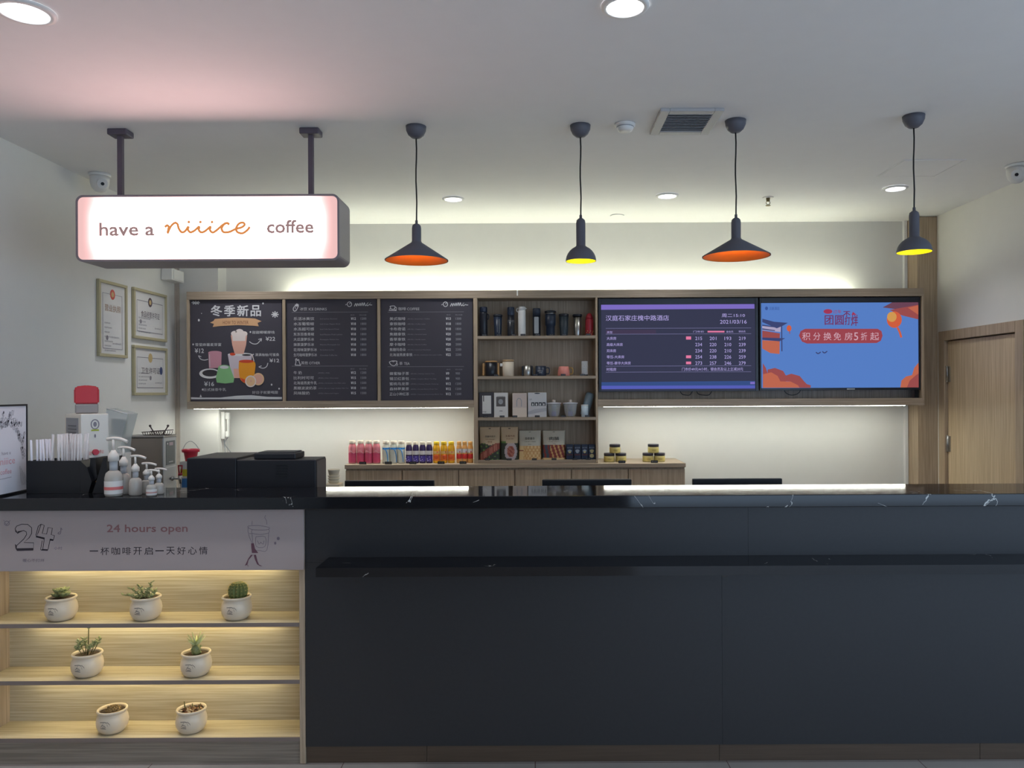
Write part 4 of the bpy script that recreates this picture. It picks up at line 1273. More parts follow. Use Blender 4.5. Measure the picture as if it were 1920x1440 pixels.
# honey jars
t = thing('spread_jar', 'yellow jar with dark lid, bottom row beside the shelf unit', 'jar', group='jars stacked in two little pyramids')
YJ2 = 5.9
bm = new(); lathe(bm, [(.038, 0), (.042, .004), (.042, .040), (.039, .046)]); obj('jar_body', bm, mat('honey glass', (212, 196, 130), .25), t)
bm = new(); lathe(bm, [(.0405, .0465), (.042, .048), (.042, .064), (.040, .067)]); obj('jar_lid', bm, mat('dark lid', (52, 48, 58), .4), t)
bm = new(); lathe(bm, [(.0423, .008), (.0423, .034)], cap0=False, cap1=False); lb = obj('jar_label', bm, mat('straw label', (204, 184, 108), .5), t)
bm = new(); text(bm, 'HONEY', -.016, .016, .017, .026, -.0430); printed('lettering', bm, mat('label brown ink', (110, 92, 48), .6), lb)
jz = CZ + .0006
t.location = (W(1142.5, 860, YJ2)[0], YJ2, jz)
for px, lv, lab in ((1164, 0, 'yellow jar with dark lid, bottom row with a price tag in front, first pyramid'), (1153, 1, 'yellow jar with dark lid on top of the first pyramid, close to the shelf unit'),
                    (1215, 0, 'yellow jar with dark lid, bottom row of the second pyramid, nearer the shelves'), (1236.5, 0, 'yellow jar with dark lid, bottom row of the second pyramid, nearer the cabinet end'), (1225, 1, 'yellow jar with dark lid on top of the second pyramid')):
    dup(t, (W(px, 860, YJ2)[0], YJ2, jz + lv * .0675), None, lab)
tagcard(1166, 866, 5.78, CZ + .0005, 'small black price tag in front of the first jar pyramid')
tagcard(1227, 866, 5.78, CZ + .0005, 'small black price tag in front of the second jar pyramid')
for px, k, lab in ((930, 1, 'small price tag in front of the wood-gripped mug'), (1004, 1, 'small price tag between the steel cup and the navy mug'), (1056, 1, 'small price tag in front of the pink mug'), (1092, 1, 'small price tag in front of the tall ribbed glass'),
                   (910, 2, 'small price tag in front of the dark gift box'), (941, 2, 'small price tag in front of the white picture box'), (965, 2, 'small price tag in front of the cream gift box'), (1007, 2, 'small price tag in front of the wide grey box'), (1056, 2, 'small price tag between the two lidded glass cups'), (1101, 2, 'small price tag in front of the tilted bottle'),
                   (913, 3, 'small price tag in front of the strip meat pouch'), (954, 3, 'small price tag in front of the round plate pouch'), (1001, 3, 'small price tag in front of the golden crisps pouch'), (1038, 3, 'small price tag in front of the sausage pouch'), (1077, 3, 'small price tag in front of the first navy packs'), (1102, 3, 'small price tag in front of the last navy packs')):
    tagcard(px, 700, 5.806, SHZ[k] + .0005, lab).scale = (.7, .5, .7)
for px, lab in ((908, 'first flask'), (935, 'navy tumbler'), (963, 'ringed flask'), (980.5, 'white flask'), (1008, 'flask with a steel window'), (1034, 'mug with a straw'), (1058, 'wide dark tumbler'), (1103, 'red bottle')):
    tagcard(px, 630, 5.806, SHZ[0] + .0005, 'small price tag in front of the ' + lab).scale = (.7, .5, .7)

# ------------------------------------------------------------------ wall phone, small box, certificates
x = -2.467 + .001
t = thing('intercom_handset', 'white wall intercom handset on the side of the corner column', 'intercom', (x, 6.09, 1.2))
bm = new(); box(bm, x, x + .030, 6.05, 6.13, 1.18, 1.40, bev=.008); obj('base_plate', bm, M_WHITE, t)
bm = new()
box(bm, x + .0305, x + .062, 6.06, 6.10, 1.335, 1.395, bev=.009); box(bm, x + .0305, x + .058, 6.06, 6.10, 1.195, 1.245, bev=.009); box(bm, x + .042, x + .058, 6.064, 6.096, 1.22, 1.37, bev=.006)
obj('handset', bm, M_WHITE, t)
bm = new(); pts = [(x + .045, 6.08, 1.195), (x + .02, 6.08, 1.15), (x + .05, 6.08, 1.10), (x + .075, 6.08, 1.06), (x + .05, 6.08, 1.02), (x + .03, 6.08, 1.06), (x + .02, 6.08, 1.12), (x + .015, 6.08, 1.18)]
tube(bm, smooth_path(pts, 6), .004, 6); obj('coiled_cord', bm, M_GREY, t)
bm = new(); a = W(324, 522, 5.75); box(bm, XL + .001, XL + .085, 5.78, 5.98, 2.40, 2.49, bev=.006); b0_ = bm
t = thing('junction_box', 'small white box on the wall above the certificates', 'junction box', (XL, 5.88, 2.4)); obj('box_body', b0_, M_WHITE, t)
bm = new(); box(bm, XL + .0855, XL + .090, 5.80, 5.96, 2.41, 2.48, bev=.002); obj('box_cover', bm, M_WHITE, t)

M_OLIVE = mat('pale gold frame', (184, 174, 140), .45, .1)


def certificate(y0, y1, z0, z1, label, emblem, heading, hc, rows, extra=None):
    """Built facing -Y with its middle at the origin, then turned to hang on the side wall."""
    w, h = y1 - y0, z1 - z0
    t = thing('certificate_frame', label, 'framed certificate', group='framed certificates on the white wall')
    a, b = w / 2, h / 2
    f = .020
    bm = new()
    for q in ((-a, a, b - f, b), (-a, a, -b, -b + f), (-a, -a + f, -b + f, b - f), (a - f, a, -b + f, b - f)):
        box(bm, q[0], q[1], -.022, 0, q[2], q[3], bev=.003)
    obj('frame_moulding', bm, M_OLIVE, t)
    bm = new(); box(bm, -a + f, a - f, -.010, -.002, -b + f, b - f); obj('paper', bm, mat('certificate paper', (214, 210, 206), .6), t)
    y = -.0112
    bm = new()
    m = .055
    stroke(bm, [(-a + m, -b + m), (a - m, -b + m), (a - m, b - m * 1.5), (-a + m, b - m * 1.5), (-a + m, -b + m)], .005, y, 1)
    flat(bm, oval(0, b - m * 1.5, .030, .034), y - .0004, 0); flat(bm, oval(0, b - m * 1.5, .016, .018), y - .0008, 3)
    text(bm, heading, -w * .27, w * .29, b - m * 1.5 - .115, b - m * 1.5 - .07, y, 2)
    for k, (x1, dz) in enumerate(rows):
        text(bm, '登记编号及经营范围信息内容'[: 5 + int(x1 * 8)], -a + m + .02, -a + m + .02 + (w - 2 * m - .04) * x1, b - dz - .010, b - dz, y, 1)
    flat(bm, oval(-a + m + .05 if extra != 'blue' else 0, -b + m + .07, .014, .016), y - .0004, 1)
    if extra == 'blue':
        flat(bm, oval(a - m - .03, b - m * 1.5 - .09, .022, .030), y - .0004, 4)
    text(bm, '2019年06月', a - m - .12, a - m - .02, -b + m + .03, -b + m + .042, y, 1)
    printed('print', bm, [emblem, mat('certificate grey ink', (136, 130, 136), .6), hc, mat('certificate gold', (196, 170, 120), .5), mat('certificate blue seal', (72, 82, 120), .5)], t)
    t.location = (XL + .0005, (y0 + y1) / 2, (z0 + z1) / 2)
    t.rotation_euler = (0, 0, PI / 2)


def wall_y(px):
    return -XL * F / (VX - px)


INK_R, INK_D, INK_G = mat('certificate red', (206, 96, 84), .6), mat('certificate dark', (92, 78, 84), .6), mat('certificate tan', (176, 140, 110), .6)


def zz(px, py):
    return W(px, py, wall_y(px))[1]


certificate(wall_y(181), wall_y(234.5), (zz(182, 667.5) + zz(234, 672)) / 2, (zz(182, 521) + zz(234, 537)) / 2, 'tall narrow framed certificate with a red emblem, hung alone', INK_R, '营业执照', INK_G, [(.35, .27), (.45, .30), (.30, .33), (.9, .36), (.5, .39), (.4, .42), (.7, .45)])
certificate(wall_y(247), wall_y(309), (zz(247, 634.5) + zz(309, 641)) / 2, (zz(247, 538) + zz(309, 553.5)) / 2, 'square framed certificate with a dark emblem, upper of the pair', INK_D, '食品经营许可证', INK_D, [(.5, .20), (.3, .225), (.35, .25), (.3, .275), (.5, .30)])
certificate(wall_y(246.5), wall_y(309.5), (zz(246, 742.5) + zz(309, 740)) / 2, (zz(247, 647) + zz(309, 653)) / 2, 'square framed certificate with a blue seal, lower of the pair', MATS['certificate gold'], '卫生许可证', INK_D, [(.45, .19), (.55, .215), (.35, .24), (.3, .265)], 'blue')

# ------------------------------------------------------------------ reception counter
CY, CTY0, CTY1 = 3.2, 3.15, 3.49
TZ, TB = 1.119, 1.068
NXR = W(572, 1200, CY)[0]                 # where the display niche ends
XE = 2.62
t = thing('reception_counter', 'long black marble-topped reception counter with charcoal front', 'counter', (.8, 3.3, 0))
bm = new(); box(bm, XL + .002, XE, CTY0, CTY1, TB, TZ, bev=.0025); obj('countertop', bm, M_MARBLE, t, 'glossy black marble slab')
ledz = .861
lx0 = W(592, 1066, 3.006)[0]
bm = new(); box(bm, NXR + .002, XE - .02, CY + .018, CTY1 - .06, .001, TB - .0005); obj('carcass', bm, M_BLACKP, t)
up, lo_ = W(1403, 1000, CY)[0], W(1355, 1390, CY)[0]
for a, b in ((NXR + .002, up - .0004), (up + .0004, XE - .02)):
    bm = new(); box(bm, a, b, CY, CY + .017, ledz - .02, TB - .0005); obj('front_panel', bm, M_PANEL, t)
for a, b in ((NXR + .002, lo_ - .0004), (lo_ + .0004, XE - .02)):
    bm = new(); box(bm, a, b, CY, CY + .017, .0725, ledz - .0205); obj('front_panel', bm, M_PANEL, t)
bm = new(); prism(bm, [(lx0, ledz - .036), (XE - .02, ledz - .036), (XE - .02, ledz), (lx0, ledz)], 3.006, CY - .0005); obj('bag_ledge', bm, M_MARBLE, t, 'narrow black marble ledge along the front')
kx = [NXR + .002, W(800, 1415, CY)[0], W(1350, 1415, CY)[0], W(1840, 1415, CY)[0], XE - .02]
for a, b in zip(kx, kx[1:]):
    bm = new(); box(bm, a, b - .0012, CY + .008, CY + .0175, .001, .072, bev=.0008); obj('kick_plate', bm, M_KICK, t)
bm = new(); box(bm, XL + .002, -2.335, CY + .01, CTY1 - .06, .001, TB - .0005); obj('end_carcass', bm, M_PANEL, t)

# display niche with three lit shelves
NX0, NX1 = -2.305, NXR
t = thing('display_niche', 'lit oak shelf niche with three shelves in the counter front', 'shelf niche', ((NX0 + NX1) / 2, CY, 0))
ND = 3.372
SP = .024
bm = new(); box(bm, NX0 - SP, NX0, CY, ND + .02, .001, TB - .001, bev=.001); obj('side_panel', bm, M_WOODV, t)
bm = new(); box(bm, NX1 - SP, NX1, CY, ND + .02, .001, TB - .001, bev=.001); obj('side_panel', bm, M_WOODV, t)
bm = new(); box(bm, NX0, NX1 - SP, ND, ND + .018, .001, TB - .001); obj('back_panel', bm, M_NICHE, t)
NZ = [.589, .351, .112]
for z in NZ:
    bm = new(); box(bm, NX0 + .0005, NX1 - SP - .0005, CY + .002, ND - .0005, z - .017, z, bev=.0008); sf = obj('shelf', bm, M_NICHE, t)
    bm = new(); box(bm, NX0 + .0005, NX1 - SP - .0005, CY, CY + .0018, z - .017, z); obj('edge_shade', bm, mat('brown edge shade', (128, 114, 106), .5), sf)  # brown strip puts the shade of the unlit front into the shelf edge
bm = new(); box(bm, NX0 + .0005, NX1 - SP - .0005, CY + .006, CY + .022, .001, NZ[2] - .0175); obj('plinth_panel', bm, speckled('grey oak laminate, level grain', (146, 134, 120), .45, .05, 4, (.7, 28, 28), (122, 111, 98)), t)  # oak colour darkened to carry the dim light on the front
HZ0, HZ1 = .812, TB - .0015
bm = new(); box(bm, NX0 - SP, NX1, CY - .013, CY - .0015, HZ0, HZ1, bev=.001); head = obj('header_panel', bm, mat('pale lilac acrylic', (166, 153, 150), .4), t, 'pale printed panel about opening hours')
for z in (HZ0 + .008, NZ[0] - .0178, NZ[1] - .0178):
    bm = new(); box(bm, NX0 + .12, NX1 - .16, ND - .036, ND - .022, z - .004, z - .0004); obj('strip_light', bm, M_LEDW, t)
bm = new(); box(bm, NX0 + .001, NX1 - SP - .001, CY + .0, ND - .001, HZ0 + .0085, HZ0 + .022); obj('niche_top', bm, M_NICHE, t)
sh = Sheet(CY - .0136, 0, 900, 4.8)
bm = new()
sh.text(bm, '24 hours open', 962, 400, 1686, 492, bold=.0012)
printed('lettering', bm, mat('dusty rose ink', (142, 100, 100), .6), head)
bm = new()
for k, q in enumerate('一杯咖啡开启一天好心情'):
    cx = 845 + 98.5 * k
    if q == '一':
        sh.text(bm, q, cx - 38, 634 - k * .4, cx + 38, 644 - k * .4)
    else:
        sh.text(bm, q, cx - 38, 606 - k * .6, cx + 38, 676 - k * .6)
printed('dark_lettering', bm, mat('plum black ink', (44, 36, 44), .6), head)
bm = new()
# the outlined figures 24
sh.line(bm, [(135, 440), (150, 415), (195, 398), (250, 400), (285, 430), (285, 480), (262, 520), (215, 562), (303, 566), (300, 615), (150, 618), (150, 590), (215, 530), (240, 490), (235, 465), (210, 455), (175, 470), (160, 482), (135, 440)], 6, curve=False)
sh.area(bm, [(150, 616), (302, 612), (300, 634), (152, 638)], 0, .0003); sh.area(bm, [(150, 590), (135, 575), (140, 615), (152, 636)], 0, .0002); sh.area(bm, [(135, 440), (160, 482), (158, 462), (215, 452), (235, 465), (210, 456), (175, 470), (160, 484), (138, 465)], 0, .0002)
sh.line(bm, [(370, 398), (398, 408), (380, 480), (420, 486), (432, 428), (472, 434), (460, 492), (490, 500), (482, 536), (452, 530), (432, 625), (385, 622), (400, 520), (330, 505), (345, 470), (370, 398)], 6, curve=False)
sh.area(bm, [(325, 500), (400, 518), (398, 535), (322, 515)], 0, .0002); sh.area(bm, [(385, 622), (432, 625), (430, 637), (365, 634)], 0, .0003); sh.area(bm, [(452, 530), (482, 536), (480, 548), (450, 545)], 0, .0003); sh.line(bm, [(370, 398), (345, 415), (322, 500)], 6, curve=False)
sh.line(bm, [(385, 622), (365, 630), (380, 545)], 5, curve=False)
printed('outlined_lettering', bm, mat('plum black ink', (44, 36, 44), .6), head)
bm = new()
sh.line(bm, [(548, 430), (545, 478), (530, 486), (522, 478), (540, 465)], 6); sh.line(bm, [(548, 430), (562, 448)], 5, d=.0002)
sh.ring(bm, 62, 390, 22, 20, 5); sh.line(bm, [(50, 388), (60, 402), (78, 380)], 5, d=.0002); sh.line(bm, [(80, 375), (92, 365)], 4); sh.line(bm, [(40, 372), (32, 362)], 4)
sh.text(bm, '小时', 485, 600, 560, 628); sh.text(bm, '暖心不打烊', 205, 708, 400, 738)
# a cup carried by a walking figure: only the drawing's lines
s2 = Sheet(CY - .0136, 440, 960, 13.09)
for pts in ([(330, 345), (560, 330), (830, 375), (835, 420), (700, 445), (430, 430), (330, 375), (330, 345)], [(430, 430), (425, 520), (620, 550), (780, 530), (835, 510), (850, 470), (835, 420)], [(330, 375), (335, 520), (430, 525)], [(425, 520), (470, 900), (620, 945), (790, 935), (835, 515)], [(520, 610), (530, 845), (740, 850), (750, 610), (520, 610)], [(335, 540), (380, 660), (425, 760)], [(790, 310), (780, 210), (740, 140), (760, 80)], [(425, 320), (430, 220)], [(560, 700), (600, 790), (640, 740)], [(640, 740), (700, 790), (720, 700)]):
    s2.line(bm, pts, 11, n=3)
s2.oval(bm, 1070, 650, 38, 42, n=12); s2.oval(bm, 995, 765, 28, 38, n=12)
printed('fine_lettering', bm, mat('grey mauve ink', (118, 106, 116), .6), head)
bm = new()
s2.area(bm, [(405, 770), (470, 765), (500, 900), (580, 1005), (425, 1005), (410, 880)], 0, .0003)
s2.area(bm, [(400, 1050), (450, 1050), (340, 1180), (310, 1300), (250, 1315), (300, 1220), (330, 1150)], 0, .0004)
s2.area(bm, [(465, 1050), (525, 1050), (560, 1200), (600, 1290), (690, 1335), (620, 1325), (555, 1285), (500, 1170)], 0, .0004)
s2.area(bm, [(310, 1290), (350, 1335), (320, 1325)], 0, .0005)
printed('figure_print', bm, mat('wine ink', (98, 64, 76), .6), head)

# ------------------------------------------------------------------ pots on the niche shelves
POTP = [(.040, 0), (.043, .002), (.052, .010), (.0605, .028), (.063, .046), (.060, .066), (.0535, .080), (.0535, .084), (.059, .088), (.0605, .092), (.0585, .097), (.054, .097), (.050, .090), (.052, .080)]


def pot_r(z):
    for (r0, a), (r1, b) in zip(POTP, POTP[1:]):
        if a <= z <= b:
            return r0 + (r1 - r0) * (z - a) / max(b - a, 1e-6)
    return .05


def pot(label):
    t = thing('potted_plant', label, 'potted plant', group='potted succulents in the counter niche')
    bm = new(); lathe(bm, POTP, seg=40, cap1=False); p = obj('plant_pot', bm, M_CREAM, t, 'round cream ceramic pot')
    bm = new()
    marks = [[(-.020, .060), (.000, .062), (.010, .058)], [(-.004, .060), (-.010, .048), (-.016, .042)], [(-.012, .050), (.002, .046), (.004, .040), (-.010, .040)], [(.010, .062), (.020, .052), (.022, .044)], [(.010, .054), (.014, .045)], [(-.018, .036), (.006, .034)]]
    for mk in marks:
        q = smooth_path(mk, 4)
        vs = []
        for i, (u, v) in enumerate(q):
            for dv in (-.0012, .0012):
                r = pot_r(v + dv) + .0006
                vs.append(bm.verts.new((u, -math.sqrt(max(r * r - u * u, 0)), v + dv)))
        for i in range(len(q) - 1):
            bm.faces.new((vs[2 * i], vs[2 * i + 1], vs[2 * i + 3], vs[2 * i + 2]))
    printed('pot_emblem', bm, mat('pot emblem ink', (96, 88, 84), .6), p)
    bm = new(); lathe(bm, [(.051, .078), (.0515, .084), (.030, .087), (.008, .088)], seg=24); obj('soil', bm, M_SOIL, t)
    return t


M_G1 = speckled('succulent green', (146, 152, 100), .5, .08, 90)
M_G2 = speckled('pale jade green', (170, 176, 124), .5, .08, 90)
M_G3 = mat('cactus green', (112, 120, 66), .6)
M_STALK = mat('plant stalk', (112, 108, 66), .7)


def leafy(bm, base, tip, n, size, mi=0, spread=1.0, seed=0):
    rnd = random.Random(seed)
    b, e = Vector(base), Vector(tip)
    for k in range(n):
        f = (k + .6) / n
        p = b.lerp(e, f)
        a = k * 2.4 + seed
        d = Vector((math.cos(a), math.sin(a), .5 + .4 * rnd.random())).normalized() * spread
        q = d.to_track_quat('X', 'Z').to_matrix()
        blob(bm, p + d * size * .9, (size, size * .55, size * .32), q, mi, 8, 5)


def place(t, px, py, k):
    """Put a pot's base where the photograph has it on niche shelf k."""
    Y = (H - NZ[k]) * F / ((py - VY) + ROLL * (px - VX))
    Y = min(max(Y, CY + .068), ND - .072)
    t.location = (W(px, py, Y)[0], Y, NZ[k] + .0005)


t = pot('cream pot with low leafy rosette succulent, top shelf beside the niche side panel')
bm = new()
rnd = random.Random(3)
for c_ in range(6):
    cx, cy = rnd.uniform(-.034, .032), rnd.uniform(-.022, .028)
    for k in range(7):
        a = k * 2.4
        d = Vector((math.cos(a), math.sin(a), .55 + .3 * rnd.random())).normalized()
        blob(bm, Vector((cx, cy, .093 + .009 * (c_ % 3))) + d * .014, (.017, .009, .006), d.to_track_quat('X', 'Z').to_matrix(), 0, 8, 5)
leafy(bm, (.012, 0, .09), (.014, 0, .126), 6, .010, 0, 1, 4)
obj('foliage', bm, M_G1, t)
place(t, 115, 1164, 0)
t = pot('cream pot with straggling sprigs trailing over its rim, middle of the top shelf')
bm = new(); bs = new()
for j, (b, e) in enumerate((((-.02, 0, .088), (-.088, -.02, .106)), ((-.015, 0, .088), (-.060, -.01, .132)), ((-.008, .005, .088), (-.032, 0, .142)), ((.0, 0, .088), (.006, 0, .128)), ((.012, 0, .088), (.022, 0, .156)), ((.02, .01, .088), (.034, .01, .118)), ((.02, -.015, .088), (.040, -.02, .104)), ((-.02, -.02, .088), (-.05, -.035, .110)))):
    leafy(bm, b, e, 10, .0095, 0, .8, j)
    tube(bs, [b, (Vector(b) + Vector(e)) / 2 + Vector((0, 0, .006)), e], .0016, 5)
obj('foliage', bm, M_G2, t); obj('stem', bs, M_STALK, t)
place(t, 274, 1163, 0)
t = pot('cream pot with a ribbed ball cactus, top shelf')
bm = new()
ribs, sg = 14, 112
prof = [(.024, 0), (.031, .008), (.035, .022), (.036, .038), (.033, .052), (.026, .062), (.014, .068), (.002, .070)]
rings = []
for r, z in prof:
    rings.append([bm.verts.new((.006 + r * (1 + .11 * math.cos(ribs * 2 * PI * k / sg)) * math.cos(2 * PI * k / sg), r * (1 + .11 * math.cos(ribs * 2 * PI * k / sg)) * math.sin(2 * PI * k / sg), .084 + z)) for k in range(sg)])
for a, b in zip(rings, rings[1:]):
    for k in range(sg):
        f = bm.faces.new((a[k], a[(k + 1) % sg], b[(k + 1) % sg], b[k])); f.smooth = True
bm.faces.new(rings[-1])
cact = obj('cactus_body', bm, M_G3, t)
bm = new()
for k in range(ribs):
    a = 2 * PI * k / ribs
    for r, z in prof[1:7]:
        c_ = Vector((.006 + r * 1.10 * math.cos(a), r * 1.10 * math.sin(a), .084 + z))
        for j in range(4):
            d = Vector((math.cos(a + (j - 1.5) * .5), math.sin(a + (j - 1.5) * .5), .35 * (j % 2) - .1)) * .008
            tube(bm, [c_, c_ + d], [.0006, .0002], 3)
obj('spines', bm, mat('pale spines', (206, 190, 120), .7), cact)
place(t, 444, 1162, 0)
t = pot('cream pot with a bushy jade plant and one tall stem, middle shelf')
bm = new(); bs = new()
for j, (b, e) in enumerate((((-.01, 0, .088), (-.038, 0, .142)), ((-.012, .01, .088), (-.020, .012, .150)), ((.0, 0, .088), (.006, 0, .196)), ((.012, 0, .088), (.034, 0, .140)), ((.008, -.012, .088), (.020, -.02, .132)), ((-.014, -.012, .088), (-.040, -.015, .126)), ((.016, .012, .088), (.046, .012, .150)))):
    tube(bs, [b, (Vector(b) + Vector(e)) / 2 + Vector((.002, 0, 0)), e], .0018 if j != 2 else .0022, 5)
    m_ = Vector(b).lerp(Vector(e), .5)
    if j != 2:
        leafy(bm, m_, e, 9, .0095, 0, 1, j + 2)
    else:
        leafy(bm, e, e, 3, .005, 0, 1, j)
obj('foliage', bm, M_G2, t); obj('stem', bs, M_STALK, t)
place(t, 164, 1270, 1)
t = pot('cream pot with a palm-like succulent of pointed upright leaves, middle shelf')
bm = new(); lathe(bm, [(.014, .082), (.019, .095), (.018, .110), (.016, .122), (.010, .126)], x=0, seg=14)
for k in range(10):
    a = k * 2.4
    blob(bm, (.017 * math.cos(a), .017 * math.sin(a), .094 + .003 * k), (.006, .006, .005), None, 0, 6, 5)
obj('stem', bm, M_G1, t)
bm = new()
for k in range(11):
    a = k * 2 * PI / 11 + .2
    up_ = .8 if k % 2 else 1.6
    d = Vector((math.cos(a), math.sin(a), up_)).normalized()
    b = Vector((0, 0, .122)) + d * .004
    tube(bm, [b, b + d * .02, b + d * (.048 if k % 2 else .058)], [.004, .0048, .001], 6)
obj('foliage', bm, mat('bright leaf green', (190, 198, 144), .5), t)
place(t, 368, 1269, 1)
t = pot('cream pot with a shrunken brown ball cactus, bottom shelf')
bm = new(); blob(bm, (.004, 0, .088), (.030, .030, .018), None, 0, 20, 12)
for k in range(40):
    a, e = k * 2.4, .2 + 1.2 * k / 40
    p = Vector((.004 + .030 * math.cos(a) * math.cos(e), .030 * math.sin(a) * math.cos(e), .088 + .018 * math.sin(e)))
    blob(bm, p, (.004, .004, .004), None, 0, 6, 4)
obj('cactus_body', bm, speckled('dry cactus tan', (146, 122, 82), .8, .1, 120), t)
place(t, 211, 1375, 2)
t = pot('cream pot filled with gravel and dry stubs, bottom shelf')
bm = new()
rnd = random.Random(9)
for k in range(60):
    a, r = rnd.uniform(0, 2 * PI), .045 * math.sqrt(rnd.random())
    s = rnd.uniform(.004, .0075)
    blob(bm, (r * math.cos(a), r * math.sin(a), .088 + rnd.uniform(0, .004)), (s, s * .8, s * .7), None, k % 3, 6, 4)
g_ = obj('gravel', bm, [mat('gravel rust', (126, 84, 60), .9), mat('gravel tan', (164, 134, 100), .9), mat('gravel pale', (196, 178, 150), .9)], t); g_['kind'] = 'stuff'
for b, e in (((-.026, 0, .088), (-.030, 0, .124)), ((.030, .005, .088), (.036, .008, .112)), ((.0, .015, .088), (-.004, .018, .108))):
    bm = new(); tube(bm, [b, e], [.003, .002], 6); obj('stub', bm, M_STALK, t)
place(t, 359, 1376, 2)

# ------------------------------------------------------------------ benches and desks behind the counter (they carry what looks over it)
t = thing('service_bench', 'low black work bench behind the coffee end of the counter', 'bench', (-1.9, 3.8, 0))
bm = new(); box(bm, XL + .003, -1.0, 3.50, 4.15, .87, .90, bev=.002); obj('bench_top', bm, M_BLACKP, t)
bm = new(); box(bm, XL + .003, -1.9, 4.151, 4.75, .87, .90, bev=.002); obj('bench_top', bm, M_BLACKP, t)
bm = new(); box(bm, XL + .003, -1.02, 3.53, 4.13, .001, .8695); obj('bench_base', bm, M_PANEL, t)
bm = new(); box(bm, XL + .003, -1.92, 4.16, 4.73, .001, .8695); obj('bench_base', bm, M_PANEL, t)
t = thing('reception_desk', 'low desk behind the counter that carries the computer monitors', 'desk', (.8, 3.9, 0))
bm = new(); box(bm, -.96, 2.55, 3.50, 4.15, .72, .75, bev=.002); obj('desk_top', bm, M_WOODH, t)
for x in (-.95, .8, 2.52):
    bm = new(); box(bm, x, x + .025, 3.52, 4.12, .001, .7195); obj('desk_leg', bm, M_WOODV, t)

# monitors: their backs face the lobby
MY = 3.70
t = thing('computer_monitor', 'top of a black monitor with a small mark, behind the counter by the coffee machine', 'monitor', group='monitors behind the counter')
MW, MT = 168 * MY / F, 1.122 - .7505
bm = new(); box(bm, -MW / 2, MW / 2, 0, .022, MT - .285, MT, bev=.004); box(bm, -MW / 2 + .05, MW / 2 - .05, -.02, .0, MT - .25, MT - .05, bev=.006); obj('monitor_shell', bm, M_BLACKP, t)
bm = new(); box(bm, -MW / 2 + .008, MW / 2 - .008, .0222, .024, MT - .277, MT - .008); obj('monitor_screen', bm, mat('dark monitor glass', (20, 22, 26), .1), t)
bm = new(); box(bm, -.03, .03, -.036, -.0205, .012, MT - .12, bev=.003); obj('stand_neck', bm, M_BLACKP, t)
bm = new(); box(bm, -.12, .12, -.10, .10, 0, .0115, bev=.004); obj('stand_foot', bm, M_BLACKP, t)
t.location = (W(730, 905, MY)[0], MY, .7505)
dup(t, (W(1100.5, 905, MY)[0], MY, .7505), None, 'top of a black monitor behind the middle of the counter, below the oak cabinet')
dup(t, (W(1383, 905, MY)[0], MY, .7505), None, 'top of a black monitor behind the counter, in front of the bare white wall')
bm = new(); a = MT - .018; prism(bm, [(.052, a - .006), (.074, a - .0005), (.052, a + .005)], -.0012, -.0002); obj('badge', bm, mat('badge pink grey', (170, 140, 150), .5), t) if False else bm.free()

# coffee machine (back of it)
t = thing('coffee_machine', 'big black coffee machine seen from behind at the coffee bar', 'coffee machine', (-1.3, 3.7, .9))
a0, a1, a2 = W(350, 900, 3.6)[0], W(443, 900, 3.6)[0], W(592, 900, 3.6)[0]
M_CM = mat('coffee machine black', (30, 31, 36), .45)
bm = new(); box(bm, a0, a1, 3.6, 3.94, .9005, 1.243, bev=.004); obj('grinder_housing', bm, M_CM, t)
bm = new(); box(bm, a1 + .001, a2, 3.6, 3.775, .9005, 1.233, bev=.004); bd = obj('brewer_housing', bm, M_CM, t)
b0_, b1_ = W(478, 850, 3.64)[0], W(556, 850, 3.64)[0]
bm = new(); box(bm, b0_, b1_, 3.625, 3.77, 1.2335, 1.262, bev=.005); obj('cup_tray', bm, M_CM, t)
bm = new(); box(bm, b0_ + .015, b1_ - .012, 3.64, 3.76, 1.2625, 1.266); obj('tray_mat', bm, M_DARK, t)
bm = new(); box(bm, a2 + .0005, a2 + .004, 3.61, 3.765, .92, 1.225); sp_ = obj('side_grille', bm, mat('grille brown grey', (92, 84, 80), .6), t)
for k in range(5):
    bm = new(); zz_ = W(487, 868 + 4 + 5.2 * k, 3.6)[1]; q = W(514, 0, 3.6)[0]
    box(bm, q, q + .05, 3.597, 3.5995, zz_ - .0022, zz_ + .0022); obj('vent_slot', bm, M_BLACKP, bd)

# paper cups in a stack
x = W(626, 900, 4.0)[0]
t = thing('cup_box', 'small cream card box under paper cups beside the coffee machine', 'box', (x, 4.0, .9005))
bm = new(); box(bm, x - .04, x + .04, 3.96, 4.04, .9005, 1.075, bev=.004); obj('box_body', bm, mat('cream card box', (220, 206, 176), .6), t)
for k in range(4):
    z = 1.0755 + .0135 * k
    bm = new(); lathe(bm, [(.024 + .0004 * k, 0), (.0262, .006), (.031, .0125), (.031, .0132)] if k < 3 else [(.024, 0), (.030, .028), (.032, .030)], x, 4.0, z, 20)
    tag(obj('paper_cup', bm, mat('cream paper', (226, 216, 190), .6), loc=(x, 4.0, z)), 'cream paper cup stacked on the small card box by the coffee machine', 'cup', 'stacked paper cups')

